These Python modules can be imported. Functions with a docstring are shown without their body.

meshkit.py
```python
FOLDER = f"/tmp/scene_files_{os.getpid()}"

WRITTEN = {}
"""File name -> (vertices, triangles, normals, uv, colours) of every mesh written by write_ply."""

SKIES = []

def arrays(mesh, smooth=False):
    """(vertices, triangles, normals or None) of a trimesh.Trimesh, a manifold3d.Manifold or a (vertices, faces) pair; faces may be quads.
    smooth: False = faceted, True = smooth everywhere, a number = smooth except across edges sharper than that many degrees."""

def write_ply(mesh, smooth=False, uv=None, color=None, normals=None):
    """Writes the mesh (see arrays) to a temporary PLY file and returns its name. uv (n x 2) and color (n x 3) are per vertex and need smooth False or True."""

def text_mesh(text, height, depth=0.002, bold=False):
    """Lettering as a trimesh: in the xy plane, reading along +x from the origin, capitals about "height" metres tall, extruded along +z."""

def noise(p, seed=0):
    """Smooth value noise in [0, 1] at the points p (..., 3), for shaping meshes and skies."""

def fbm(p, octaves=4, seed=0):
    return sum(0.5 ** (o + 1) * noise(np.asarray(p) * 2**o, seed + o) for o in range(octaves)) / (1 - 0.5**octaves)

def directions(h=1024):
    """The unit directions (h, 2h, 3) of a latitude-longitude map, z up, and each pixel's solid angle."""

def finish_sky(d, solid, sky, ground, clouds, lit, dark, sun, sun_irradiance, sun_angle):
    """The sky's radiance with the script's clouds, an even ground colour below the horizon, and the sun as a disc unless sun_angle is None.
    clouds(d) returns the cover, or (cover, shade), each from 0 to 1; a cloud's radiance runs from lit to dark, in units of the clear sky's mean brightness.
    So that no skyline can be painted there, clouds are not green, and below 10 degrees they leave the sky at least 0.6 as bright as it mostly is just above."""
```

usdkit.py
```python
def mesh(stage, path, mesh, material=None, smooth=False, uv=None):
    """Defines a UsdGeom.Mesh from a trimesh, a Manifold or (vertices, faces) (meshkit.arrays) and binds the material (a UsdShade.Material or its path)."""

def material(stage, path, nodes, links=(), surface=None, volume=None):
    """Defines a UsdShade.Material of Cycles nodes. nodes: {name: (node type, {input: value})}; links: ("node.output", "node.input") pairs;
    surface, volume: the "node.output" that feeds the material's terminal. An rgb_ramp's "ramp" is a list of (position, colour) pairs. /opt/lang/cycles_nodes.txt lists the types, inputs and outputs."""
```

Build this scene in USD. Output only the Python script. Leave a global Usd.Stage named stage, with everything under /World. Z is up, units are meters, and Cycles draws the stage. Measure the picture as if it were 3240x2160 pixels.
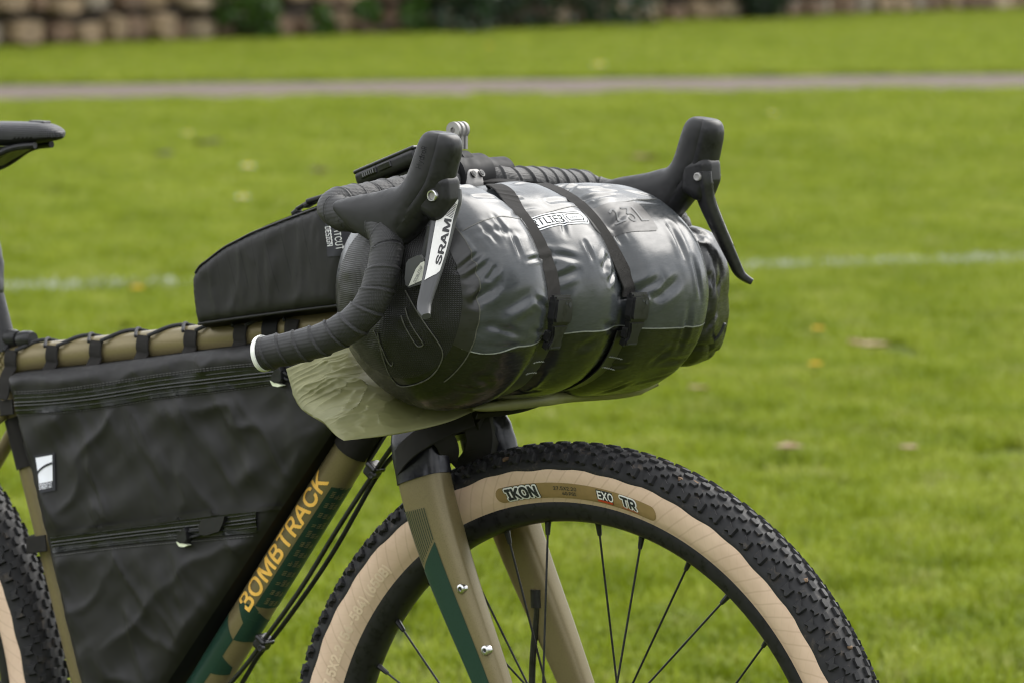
import math
import numpy as np
import trimesh
import manifold3d
from scipy.spatial import Delaunay
from scipy.interpolate import CubicSpline, LinearNDInterpolator, NearestNDInterpolator
from shapely.geometry import Polygon, LineString, Point, box as sbox
from shapely.ops import unary_union
from shapely import affinity
from pxr import Usd, UsdGeom, UsdLux, UsdShade, Gf, Sdf, Vt
import usdkit
import meshkit

stage = Usd.Stage.CreateInMemory()
UsdGeom.SetStageUpAxis(stage, 'Z')
UsdGeom.SetStageMetersPerUnit(stage, 1.0)
UsdGeom.Xform.Define(stage, '/World')
UsdGeom.Scope.Define(stage, '/World/Looks')

# ---------------------------------------------------------------- camera: 159 mm lens, eye height 1.17 m, 4.1 m from the bicycle
camera = UsdGeom.Camera.Define(stage, '/World/camera')
camera.AddTransformOp().Set(Gf.Matrix4d(
    0.793654, 0.608331, 0.006892, 0,
    -0.062411, 0.070144, 0.995583, 0,
    0.60516, -0.790578, 0.093637, 0,
    2.445233, -3.311871, 1.173045, 1))
camera.CreateHorizontalApertureAttr(36.0)
camera.CreateVerticalApertureAttr(24.0)
camera.CreateFocalLengthAttr(159.16)
camera.CreateFStopAttr(11.5)
camera.CreateFocusDistanceAttr(3.98)
camera.CreateExposureAttr(EXPOSURE := 1.88)

# ---------------------------------------------------------------- overcast sky and a soft, veiled sun
SUN_EL, SUN_AZ = math.radians(42), math.radians(8)      # azimuth = atan2(x, y) of the direction towards the sun
sky_mat = usdkit.material(stage, '/World/Looks/sky_light', {
    'sky': ('sky_texture', {'sky_type': 'single_scattering', 'sun_disc': False, 'sun_elevation': SUN_EL, 'sun_rotation': SUN_AZ}),
    'tc': ('texture_coordinate', {}),
    'map': ('mapping', {'scale': (1.0, 1.0, 2.2)}),
    'n': ('noise_texture', {'scale': 2.6, 'detail': 6.0, 'roughness': 0.55, 'distortion': 0.4}),
    'cl': ('rgb_ramp', {'ramp': [(0.25, (3.3, 3.4, 3.6)), (0.5, (5.5, 5.6, 5.75)), (0.75, (9.0, 8.9, 8.8))]}),
    'cover': ('rgb_ramp', {'ramp': [(0.2, (0.86, 0.86, 0.86)), (0.5, (0.97, 0.97, 0.97))]}),
    'xyz': ('separate_xyz', {}),
    'el': ('map_range', {'from_min': 0.0, 'from_max': 1.0, 'to_min': 0.95, 'to_max': 1.10, 'clamp': True}),
    'grade': ('vector_math', {'math_type': 'scale'}),
    'mix': ('mix_color', {'use_clamp': False}),
    'bg': ('background_shader', {'strength': 0.085})},
    [('tc.generated', 'map.vector'), ('map.vector', 'n.vector'), ('n.fac', 'cl.fac'), ('n.fac', 'cover.fac'),
     ('cover.color', 'mix.fac'), ('sky.color', 'mix.a'), ('tc.generated', 'xyz.vector'), ('xyz.z', 'el.value'), ('cl.color', 'grade.vector1'), ('el.result', 'grade.scale'), ('grade.vector', 'mix.b'), ('mix.result', 'bg.color')],
    surface='bg.background')
sky = UsdLux.DomeLight.Define(stage, '/World/sky')
UsdShade.MaterialBindingAPI.Apply(sky.GetPrim()).Bind(sky_mat)
sky.GetPrim().SetCustomDataByKey('kind', 'structure')
sun = UsdLux.DistantLight.Define(stage, '/World/sun')
sun.CreateNormalizeAttr(True)
sun.CreateIntensityAttr(0.20)
sun.CreateAngleAttr(44.0)
sun.CreateColorAttr(Gf.Vec3f(1.0, 0.96, 0.9))
_to = Gf.Vec3d(math.sin(SUN_AZ) * math.cos(SUN_EL), math.cos(SUN_AZ) * math.cos(SUN_EL), math.sin(SUN_EL))
sun.AddTransformOp().Set(Gf.Matrix4d().SetRotate(Gf.Rotation(Gf.Vec3d(0, 0, 1), _to)))

# ---------------------------------------------------------------- helpers
rng = np.random.default_rng(7)
V3 = lambda *a: np.array(a, float)
ORIGIN, TAKEN = {}, {}


def numbered(path):
    n = TAKEN.get(path, 0)
    TAKEN[path] = n + 1
    return path if n == 0 else f'{path}_{n:03d}'


def tag(prim, label=None, cat=None, group=None, kind=None):
    for k, v in (('label', label), ('category', cat), ('group', group), ('kind', kind)):
        if v:
            prim.SetCustomDataByKey(k, v)
    return prim


def thing(name, label, cat, loc=(0, 0, 0), group=None, parent='/World', kind=None):
    """An Xform at the thing's base; its parts are given in world coordinates and stored relative to it."""
    p = numbered(f'{parent}/{name}')
    o = ORIGIN.get(parent, np.zeros(3))
    x = UsdGeom.Xform.Define(stage, p)
    loc = np.array(loc, float)
    x.AddTranslateOp().Set(Gf.Vec3d(*map(float, loc - o)))
    ORIGIN[p] = loc
    tag(x.GetPrim(), label, cat, group, kind)
    return p


def obj(name, mesh, mat, parent='/World', smooth=35, label=None, cat=None, group=None, kind=None, uv=None):
    p = numbered(f'{parent}/{name}')
    o = ORIGIN.get(parent, np.zeros(3))
    if isinstance(mesh, trimesh.Trimesh):
        mesh = (np.asarray(mesh.vertices), np.asarray(mesh.faces))
    elif hasattr(mesh, 'to_mesh'):
        m = mesh.to_mesh()
        mesh = (np.array(m.vert_properties[:, :3]), np.array(m.tri_verts))
    v = np.asarray(mesh[0], float) - o
    if uv is not None:
        smooth = True if smooth else False
    usdkit.mesh(stage, p, (v, mesh[1]), MAT[mat], smooth=smooth, uv=uv)
    ORIGIN[p] = o
    tag(stage.GetPrimAtPath(p), label, cat, group, kind)
    return p


def tri(f):
    f = np.asarray(f, int)
    return f if f.shape[1] == 3 else np.vstack([f[:, [0, 1, 2]], f[:, [0, 2, 3]]])


def join(*meshes):
    vs, fs, n = [], [], 0
    for m in meshes:
        if isinstance(m, trimesh.Trimesh):
            m = (np.asarray(m.vertices), np.asarray(m.faces))
        v, f = np.asarray(m[0], float), tri(m[1])
        vs.append(v)
        fs.append(f + n)
        n += len(v)
    return np.vstack(vs), np.vstack(fs)


def unit(v):
    v = np.asarray(v, float)
    return v / np.maximum(np.linalg.norm(v, axis=-1, keepdims=True), 1e-12)


def grid_faces(a, b, wrap=False):
    """Quads of an a x b grid of vertices (row major); wrap joins the last column to the first."""
    i, j = np.meshgrid(np.arange(a - 1), np.arange(b if wrap else b - 1), indexing='ij')
    k = (j + 1) % b
    return np.stack([i * b + j, i * b + k, (i + 1) * b + k, (i + 1) * b + j], -1).reshape(-1, 4)


def loft(rings, cap=True, wrap=True):
    r = np.asarray(rings, float)
    a, b = r.shape[:2]
    v, f = r.reshape(-1, 3), tri(grid_faces(a, b, wrap))
    if cap:
        c0, c1 = r[0].mean(0), r[-1].mean(0)
        n = len(v)
        v = np.vstack([v, c0, c1])
        j = np.arange(b)
        k = (j + 1) % b
        f = np.vstack([f, np.stack([np.full(b, n), k, j], 1), np.stack([np.full(b, n + 1), (a - 1) * b + j, (a - 1) * b + k], 1)])
    return v, f


def spline(pts, n, closed=False):
    p = np.asarray(pts, float)
    if closed:
        p = np.vstack([p, p[:1]])
    t = np.concatenate([[0], np.cumsum(np.linalg.norm(np.diff(p, axis=0), axis=1) ** 0.5)])
    cs = CubicSpline(t, p, bc_type='periodic' if closed else 'natural')
    q = cs(np.linspace(0, t[-1], 40 * len(p)))
    d = np.concatenate([[0], np.cumsum(np.linalg.norm(np.diff(q, axis=0), axis=1))])
    s = np.linspace(0, d[-1], n + 1 if closed else n)
    out = np.stack([np.interp(s, d, q[:, i]) for i in range(q.shape[1])], 1)
    return out[:-1] if closed else out


def frames(path, up=None):
    """Tangent, side and normal of a path (parallel transport)."""
    p = np.asarray(path, float)
    t = unit(np.gradient(p, axis=0))
    n = np.zeros_like(p)
    first = np.array(up if up is not None else ([0, 0, 1] if abs(t[0][2]) < 0.9 else [1, 0, 0]), float)
    n[0] = unit(first - t[0] * (first @ t[0]))
    for i in range(1, len(p)):
        v = n[i - 1] - t[i] * (n[i - 1] @ t[i])
        n[i] = unit(v)
    return t, np.cross(t, n), n


def tube(path, r, n=14, up=None, cap=True, r2=None):
    p = np.asarray(path, float)
    t, s, u = frames(p, up)
    a = np.arange(n) * 2 * np.pi / n
    r = np.broadcast_to(r, (len(p),))
    r2 = r if r2 is None else np.broadcast_to(r2, (len(p),))
    rings = p[:, None] + np.cos(a)[None, :, None] * s[:, None] * r[:, None, None] + np.sin(a)[None, :, None] * u[:, None] * r2[:, None, None]
    return loft(rings, cap)


def rod(a, b, r, n=16, m=2, r1=None):
    return tube(np.linspace(a, b, m), np.linspace(r, r if r1 is None else r1, m), n)


def ribbon(path, normals, width, thick, edge=0.35):
    """A webbing strap: its face looks along the normals; the edges are slightly rounded."""
    p, nn = np.asarray(path, float), unit(normals)
    t = unit(np.gradient(p, axis=0))
    s = unit(np.cross(nn, t))
    nn = np.cross(t, s)
    w, h, e = np.broadcast_to(width, (len(p),))[:, None] / 2, thick / 2, thick * edge
    corners = [(-1, -1, 1, 0), (-1, 1, 1, 0), (-1, 1, 0, 1), (1, 1, 0, 1), (1, 1, 1, 0), (1, -1, 1, 0), (1, -1, 0, 1), (-1, -1, 0, 1)]
    rings = []
    for a, b, fa, fb in corners:
        rings.append(p + s * (a * (w - (e if fb else 0))) + nn * (b * (h - (e if fa else 0))))
    return loft(np.stack(rings, 1), True)


def rbox(size, r, seg=3, at=(0, 0, 0), rot=None):
    """A box with rounded edges."""
    s = np.array(size, float) / 2
    r = min(r, s.min() * 0.98)
    b = trimesh.creation.icosphere(subdivisions=seg - 1, radius=r).vertices
    pts = np.vstack([b + np.array(c) * (s - r) for c in ((x, y, z) for x in (-1, 1) for y in (-1, 1) for z in (-1, 1))])
    h = trimesh.convex.convex_hull(pts)
    v = np.asarray(h.vertices)
    if rot is not None:
        v = v @ np.asarray(rot, float)
    return v + np.array(at, float), np.asarray(h.faces)


def hull(pts):
    h = trimesh.convex.convex_hull(np.asarray(pts, float))
    return np.asarray(h.vertices), np.asarray(h.faces)


def basis(x, y=None, z=None):
    """Rows: right-handed axes with the first along x and the second near y."""
    x = unit(x)
    y = np.array([0, 0, 1.0]) if y is None else np.array(y, float)
    y = unit(y - x * (x @ y))
    return np.stack([x, y, np.cross(x, y)])


def fbm(p, scale, octaves=4, seed=0):
    """Smooth noise from -1 to 1; scale is in lumps per metre (a number or one per axis)."""
    return 2 * meshkit.fbm(np.asarray(p, float) * scale, octaves, seed) - 1


def text_shape(text, height, bold=True):
    """Lettering as a flat shapely shape, baseline at y = 0, from x = 0."""
    m = meshkit.text_mesh(text, height, 0.002, bold)
    v, f = np.asarray(m.vertices), np.asarray(m.faces)
    top = f[np.all(v[f][:, :, 2] > 0.001, axis=1)]
    g = unary_union([Polygon(v[t][:, :2]).buffer(height * 1e-3) for t in top])
    return affinity.translate(g, -g.bounds[0], 0)


def flat(shape, fn, edge=0.004):
    """A flat shape triangulated, cut small and laid on a surface by fn(u, v) -> points."""
    out = []
    for g in getattr(shape, 'geoms', [shape]):
        if g.is_empty or g.area < 1e-10:
            continue
        v, f = trimesh.creation.triangulate_polygon(g.simplify(1e-5), engine='earcut')
        v3, f = trimesh.remesh.subdivide_to_size(np.column_stack([v, np.zeros(len(v))]), f, edge, max_iter=12)
        out.append((np.asarray(fn(v3[:, 0], v3[:, 1])), f))
    v, f = join(*out)
    return v, f


def facing(mesh, direction):
    """Turns the faces of an open sheet so that they look along the direction (a vector, or one per vertex)."""
    v, f = np.asarray(mesh[0]), tri(mesh[1])
    n = np.cross(v[f[:, 1]] - v[f[:, 0]], v[f[:, 2]] - v[f[:, 0]])
    d = np.asarray(direction, float)
    d = d if d.ndim == 1 else d[f[:, 0]]
    flip = (n * d).sum(1) < 0
    f[flip] = f[flip][:, ::-1]
    return v, f


def smoothstep(a, b, x):
    t = np.clip((np.asarray(x, float) - a) / (b - a), 0, 1)
    return t * t * (3 - 2 * t)




# ---------------------------------------------------------------- materials
MAT = {}


def mat(name, nodes, links=(), surface='p.BSDF'):
    MAT[name] = usdkit.material(stage, f'/World/Looks/{name}', nodes, links, surface=surface)


def plain(name, color, rough=0.5, metallic=0.0, spec=0.5, coat=0.0, coat_rough=0.1, vary=0.25, scale=60.0, bump=0.0, bump_scale=400.0, dist=0.001, sheen=0.0,
          rough_vary=0.12, stretch=(1, 1, 1), dust=None):
    """A colour with mottling, uneven gloss and a little relief, from world positions."""
    c = np.array(color, float)
    nodes = {
        'g': ('geometry', {}),
        'm': ('mapping', {'scale': stretch}),
        'n': ('noise_texture', {'scale': scale, 'detail': 5.0, 'roughness': 0.6}),
        'c': ('rgb_ramp', {'ramp': [(0.3, tuple(c * (1 - vary))), (0.7, tuple(np.minimum(c * (1 + vary), 0.95)))]}),
        'r': ('map_range', {'from_min': 0.3, 'from_max': 0.7, 'to_min': max(rough - rough_vary, 0.03), 'to_max': min(rough + rough_vary, 1.0), 'clamp': True}),
        'p': ('principled_bsdf', {'metallic': metallic, 'specular_ior_level': spec, 'coat_weight': coat, 'coat_roughness': coat_rough, 'sheen_weight': sheen, 'sheen_roughness': 0.4})}
    links = [('g.position', 'm.vector'), ('m.vector', 'n.vector'), ('n.fac', 'c.fac'), ('c.color', 'p.base_color'), ('n.fac', 'r.value'), ('r.result', 'p.roughness')]
    if dust:                                         # dried dirt caught in patches: (colour, where it starts, how much)
        nodes['dn'] = ('noise_texture', {'scale': 95.0, 'detail': 8.0, 'roughness': 0.75, 'distortion': 0.3})
        nodes['dr'] = ('rgb_ramp', {'ramp': [(dust[1], (0, 0, 0)), (dust[1] + 0.12, (dust[2],) * 3)]})
        nodes['dm'] = ('mix_color', {'b': dust[0]})
        links = [x for x in links if x[1] != 'p.base_color'] + [('g.position', 'dn.vector'), ('dn.fac', 'dr.fac'), ('dr.color', 'dm.fac'), ('c.color', 'dm.a'), ('dm.result', 'p.base_color')]
    if bump:
        nodes['bn'] = ('noise_texture', {'scale': bump_scale, 'detail': 3.0, 'roughness': 0.6})
        nodes['b'] = ('bump', {'strength': bump, 'distance': dist})
        links += [('m.vector', 'bn.vector'), ('bn.fac', 'b.height'), ('b.normal', 'p.normal')]
    mat(name, nodes, links)


def woven(name, color, rough, pitch, strength=0.5, vary=0.25, spec=0.4, axes=('x', 'z'), dist=0.0006, sheen=0.0, two=True):
    """Cloth: fine threads in two directions over a mottled colour."""
    c = np.array(color, float)
    k = 1.0 / pitch / 3.1416 * math.pi / 2
    nodes = {
        'g': ('geometry', {}),
        'n': ('noise_texture', {'scale': 45.0, 'detail': 5.0, 'roughness': 0.65}),
        'c': ('rgb_ramp', {'ramp': [(0.3, tuple(c * (1 - vary))), (0.7, tuple(c * (1 + vary)))]}),
        'w1': ('wave_texture', {'bands_direction': axes[0], 'scale': k, 'distortion': 0.4, 'detail': 1.0, 'detail_scale': 1.5}),
        'w2': ('wave_texture', {'bands_direction': axes[1], 'scale': k, 'distortion': 0.4, 'detail': 1.0, 'detail_scale': 1.5}),
        'h': ('math', {'math_type': 'multiply' if two else 'maximum'}),
        'b': ('bump', {'strength': strength, 'distance': dist}),
        'p': ('principled_bsdf', {'roughness': rough, 'specular_ior_level': spec, 'sheen_weight': sheen, 'sheen_roughness': 0.5})}
    mat(name, nodes, [('g.position', 'n.vector'), ('n.fac', 'c.fac'), ('c.color', 'p.base_color'), ('g.position', 'w1.vector'), ('g.position', 'w2.vector'),
                      ('w1.fac', 'h.value1'), ('w2.fac' if two else 'w1.fac', 'h.value2'), ('h.value', 'b.height'), ('b.normal', 'p.normal')])


# the bicycle
plain('khaki_paint', (0.160, 0.131, 0.066), 0.36, metallic=0.3, spec=0.35, coat=0.06, coat_rough=0.2, vary=0.06, scale=900, rough_vary=0.05, dust=((0.22, 0.19, 0.13), 0.64, 0.35))
plain('dark_green_paint', (0.010, 0.030, 0.020), 0.36, metallic=0.1, spec=0.3, coat=0.04, coat_rough=0.2, vary=0.08, scale=900, rough_vary=0.05)
plain('yellow_print', (0.86, 0.50, 0.10), 0.45, vary=0.05)
plain('rubber_tread', (0.0115, 0.0115, 0.0125), 0.62, spec=0.3, vary=0.45, scale=70, bump=0.35, bump_scale=900, dist=0.0004, rough_vary=0.15, dust=((0.085, 0.066, 0.048), 0.56, 0.55))
plain('rubber_hood', (0.0135, 0.0135, 0.014), 0.50, spec=0.32, vary=0.3, scale=150, bump=0.4, bump_scale=1100, dist=0.0003)
plain('black_plastic', (0.008, 0.008, 0.0085), 0.36, spec=0.35, vary=0.2, scale=90, bump=0.08, bump_scale=1500, dist=0.0003)
plain('matt_black', (0.006, 0.006, 0.0065), 0.6, spec=0.25, vary=0.2, scale=60)
plain('black_gloss', (0.005, 0.005, 0.0055), 0.22, vary=0.2, scale=60)
plain('rim_black', (0.0055, 0.0055, 0.006), 0.38, spec=0.32, vary=0.35, scale=110, bump=0.06, bump_scale=700, dist=0.0003, rough_vary=0.14, dust=((0.10, 0.085, 0.065), 0.63, 0.6))
plain('spoke_black', (0.02, 0.02, 0.021), 0.35, metallic=0.6)
plain('tape_electrical', (0.006, 0.006, 0.0085), 0.25, spec=0.4, vary=0.15, scale=50, bump=0.12, bump_scale=120, dist=0.0008)
plain('alloy', (0.62, 0.62, 0.63), 0.3, metallic=1.0, vary=0.08)
plain('alloy_dull', (0.30, 0.29, 0.28), 0.55, metallic=0.6, vary=0.1)
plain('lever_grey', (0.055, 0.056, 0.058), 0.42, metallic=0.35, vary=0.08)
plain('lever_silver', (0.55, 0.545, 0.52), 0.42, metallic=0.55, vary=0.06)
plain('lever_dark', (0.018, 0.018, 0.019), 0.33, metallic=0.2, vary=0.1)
plain('white_print', (0.70, 0.70, 0.70), 0.5, vary=0.06)
plain('pale_print', (0.66, 0.68, 0.70), 0.5, vary=0.08)
plain('dark_print', (0.012, 0.014, 0.016), 0.5, vary=0.1)
plain('red_print', (0.42, 0.045, 0.012), 0.5, vary=0.1)
plain('grey_print', (0.13, 0.13, 0.13), 0.5, vary=0.1)
plain('raised_rubber', (0.66, 0.52, 0.38), 0.6, vary=0.1)
plain('white_plastic', (0.72, 0.73, 0.70), 0.4, vary=0.05)
plain('glow_tab', (0.62, 0.66, 0.50), 0.45, vary=0.06)
plain('dried_mud', (0.16, 0.10, 0.06), 0.9, vary=0.4, scale=400, bump=0.5, bump_scale=900)
plain('stitching', (0.075, 0.075, 0.073), 0.7, vary=0.3, scale=900)
plain('weld_line', (0.20, 0.21, 0.20), 0.5, vary=0.25, scale=300)
plain('weld_line_dark', (0.06, 0.06, 0.05), 0.4, vary=0.5, scale=200)
plain('label_white', (0.74, 0.75, 0.82), 0.6, vary=0.05)
plain('label_black', (0.012, 0.012, 0.018), 0.6, vary=0.2)
plain('hose_black', (0.006, 0.006, 0.006), 0.34, vary=0.2)
plain('screen_glass', (0.01, 0.01, 0.012), 0.12, vary=0.1)
# cloth
woven('webbing', (0.0165, 0.0152, 0.0142), 0.75, 0.0013, 0.5, spec=0.2, two=False, axes=('z', 'z'), dist=0.0008)
woven('nylon_black', (0.0058, 0.0055, 0.0058), 0.40, 0.0011, 0.25, vary=0.25, spec=0.36)
woven('nylon_dark', (0.005, 0.005, 0.0052), 0.62, 0.0011, 0.3, vary=0.25, spec=0.18)
woven('bar_tape', (0.0150, 0.0150, 0.0155), 0.46, 0.0019, 0.4, spec=0.4, vary=0.3, axes=('x', 'z'), dist=0.0009)
woven('cord', (0.018, 0.018, 0.02), 0.6, 0.0014, 0.8)
plain('zip_rubber', (0.004, 0.0045, 0.0045), 0.20, vary=0.3, scale=35, bump=0.05, bump_scale=60, dist=0.001)
woven('saddle_cover', (0.022, 0.022, 0.025), 0.42, 0.0032, 0.8, vary=0.2, axes=('x', 'z'), dist=0.0008)

# dry bag: coated fabric, sheen broken up by scuffs
def coated(name, color, rough, scuff, bump_amt):
    c = np.array(color, float)
    mat(name, {
        'g': ('geometry', {}),
        'n': ('noise_texture', {'scale': 28.0, 'detail': 6.0, 'roughness': 0.62, 'distortion': 0.6}),
        'm2': ('mapping', {'scale': (1.0, 0.5, 2.4), 'rotation': (0.5, 0.3, 0.2)}),
        'n2': ('noise_texture', {'scale': 120.0, 'detail': 6.0, 'roughness': 0.7}),
        'n3': ('noise_texture', {'scale': 700.0, 'detail': 2.0}),
        'c': ('rgb_ramp', {'ramp': [(0.3, tuple(c * 0.86)), (0.6, tuple(c)), (0.8, tuple(c * 1.25))]}),
        's': ('rgb_ramp', {'ramp': [(0.60, (0, 0, 0)), (0.78, (scuff,) * 3)]}),
        'mix': ('mix_color', {'b': (0.16, 0.16, 0.155)}),
        'r': ('map_range', {'from_min': 0.3, 'from_max': 0.72, 'to_min': rough - 0.05, 'to_max': rough + 0.07, 'clamp': True}),
        'h': ('math', {'math_type': 'multiply_add', 'value2': 0.25}),
        'b': ('bump', {'strength': bump_amt, 'distance': 0.0022}),
        'p': ('principled_bsdf', {'specular_ior_level': 0.62, 'ior': 1.5})},
        [('g.position', 'n.vector'), ('g.position', 'm2.vector'), ('m2.vector', 'n2.vector'), ('g.position', 'n3.vector'),
         ('n.fac', 'c.fac'), ('n2.fac', 's.fac'), ('s.color', 'mix.fac'), ('c.color', 'mix.a'), ('mix.result', 'p.base_color'),
         ('n2.fac', 'r.value'), ('r.result', 'p.roughness'), ('n3.fac', 'h.value1'), ('n.fac', 'h.value3'), ('h.value', 'b.height'), ('b.normal', 'p.normal')])


coated('coated_grey', (0.025, 0.028, 0.0305), 0.24, 0.05, 0.07)
coated('coated_black', (0.004, 0.0042, 0.004), 0.25, 0.03, 0.07)
coated('coated_black_dull', (0.007, 0.007, 0.0068), 0.36, 0.04, 0.07)
woven('end_cap_mesh', (0.008, 0.008, 0.008), 0.36, 0.0028, 0.45, vary=0.2, axes=('x', 'z'), dist=0.0006, spec=0.35)
mat('olive_nylon', {
    'g': ('geometry', {}),
    'n': ('noise_texture', {'scale': 30.0, 'detail': 5.0, 'roughness': 0.6}),
    'n3': ('noise_texture', {'scale': 160.0, 'detail': 5.0, 'roughness': 0.6, 'distortion': 0.8}),
    'c': ('rgb_ramp', {'ramp': [(0.3, (0.200, 0.200, 0.088)), (0.7, (0.275, 0.272, 0.132))]}),
    'b': ('bump', {'strength': 0.22, 'distance': 0.002}),
    'p': ('principled_bsdf', {'roughness': 0.42, 'specular_ior_level': 0.45}),
    't': ('translucent_bsdf', {'color': (0.34, 0.33, 0.16)}),
    'x': ('mix_closure', {'fac': 0.22})},
    [('g.position', 'n.vector'), ('g.position', 'n3.vector'), ('n.fac', 'c.fac'), ('c.color', 'p.base_color'), ('n3.fac', 'b.height'), ('b.normal', 'p.normal'),
     ('p.BSDF', 'x.closure1'), ('t.BSDF', 'x.closure2')], surface='x.closure')

# tyre side: tan rubber with the faint criss-cross of the casing threads; uv = (metres along the tread, metres up the side)
mat('tan_sidewall', {
    'uv': ('uvmap', {'attribute': 'st'}),
    'r1': ('mapping', {'rotation': (0, 0, 0.62), 'scale': (1, 1, 1)}),
    'r2': ('mapping', {'rotation': (0, 0, -0.62), 'scale': (1, 1, 1)}),
    'w1': ('wave_texture', {'bands_direction': 'x', 'scale': 26.0, 'distortion': 0.5, 'detail': 2.0, 'detail_scale': 2.0}),
    'w2': ('wave_texture', {'bands_direction': 'x', 'scale': 36.0, 'distortion': 0.5, 'detail': 2.0, 'detail_scale': 2.0}),
    'f1': ('wave_texture', {'bands_direction': 'y', 'scale': 320.0, 'distortion': 0.6, 'detail': 1.0}),
    'l1': ('rgb_ramp', {'ramp': [(0.0, (1, 1, 1)), (0.02, (0.7, 0.7, 0.7)), (0.08, (0, 0, 0))]}),
    'l2': ('rgb_ramp', {'ramp': [(0.0, (0.25, 0.25, 0.25)), (0.02, (0.15, 0.15, 0.15)), (0.05, (0, 0, 0))]}),
    'mx': ('mix_color', {'blend_type': 'lighten', 'fac': 1.0}),
    'dash': ('mix_color', {'blend_type': 'multiply', 'fac': 0.9}),
    'n': ('noise_texture', {'scale': 22.0, 'detail': 6.0, 'roughness': 0.6}),
    'g': ('geometry', {}),
    'c': ('rgb_ramp', {'ramp': [(0.3, (0.53, 0.385, 0.28)), (0.7, (0.64, 0.48, 0.36))]}),
    'sc': ('math', {'math_type': 'multiply', 'value2': 0.42}),
    'mix': ('mix_color', {'b': (0.25, 0.15, 0.10)}),
    'b': ('bump', {'strength': 0.2, 'distance': 0.0006}),
    'p': ('principled_bsdf', {'roughness': 0.6, 'specular_ior_level': 0.35})},
    [('uv.UV', 'r1.vector'), ('uv.UV', 'r2.vector'), ('r1.vector', 'w1.vector'), ('r2.vector', 'w2.vector'), ('uv.UV', 'f1.vector'),
     ('w1.fac', 'l1.fac'), ('w2.fac', 'l2.fac'), ('l1.color', 'mx.a'), ('l2.color', 'mx.b'), ('mx.result', 'dash.a'), ('f1.color', 'dash.b'),
     ('dash.result', 'sc.value1'), ('sc.value', 'mix.fac'), ('g.position', 'n.vector'), ('n.fac', 'c.fac'), ('c.color', 'mix.a'), ('mix.result', 'p.base_color'),
     ('f1.fac', 'b.height'), ('b.normal', 'p.normal')])
plain('tyre_label', (0.235, 0.158, 0.066), 0.5, vary=0.12, scale=120)

# outdoors
GRASS_RAMP = [(0.36, (0.080, 0.125, 0.005)), (0.54, (0.195, 0.248, 0.013)), (0.72, (0.345, 0.38, 0.060))]


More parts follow.
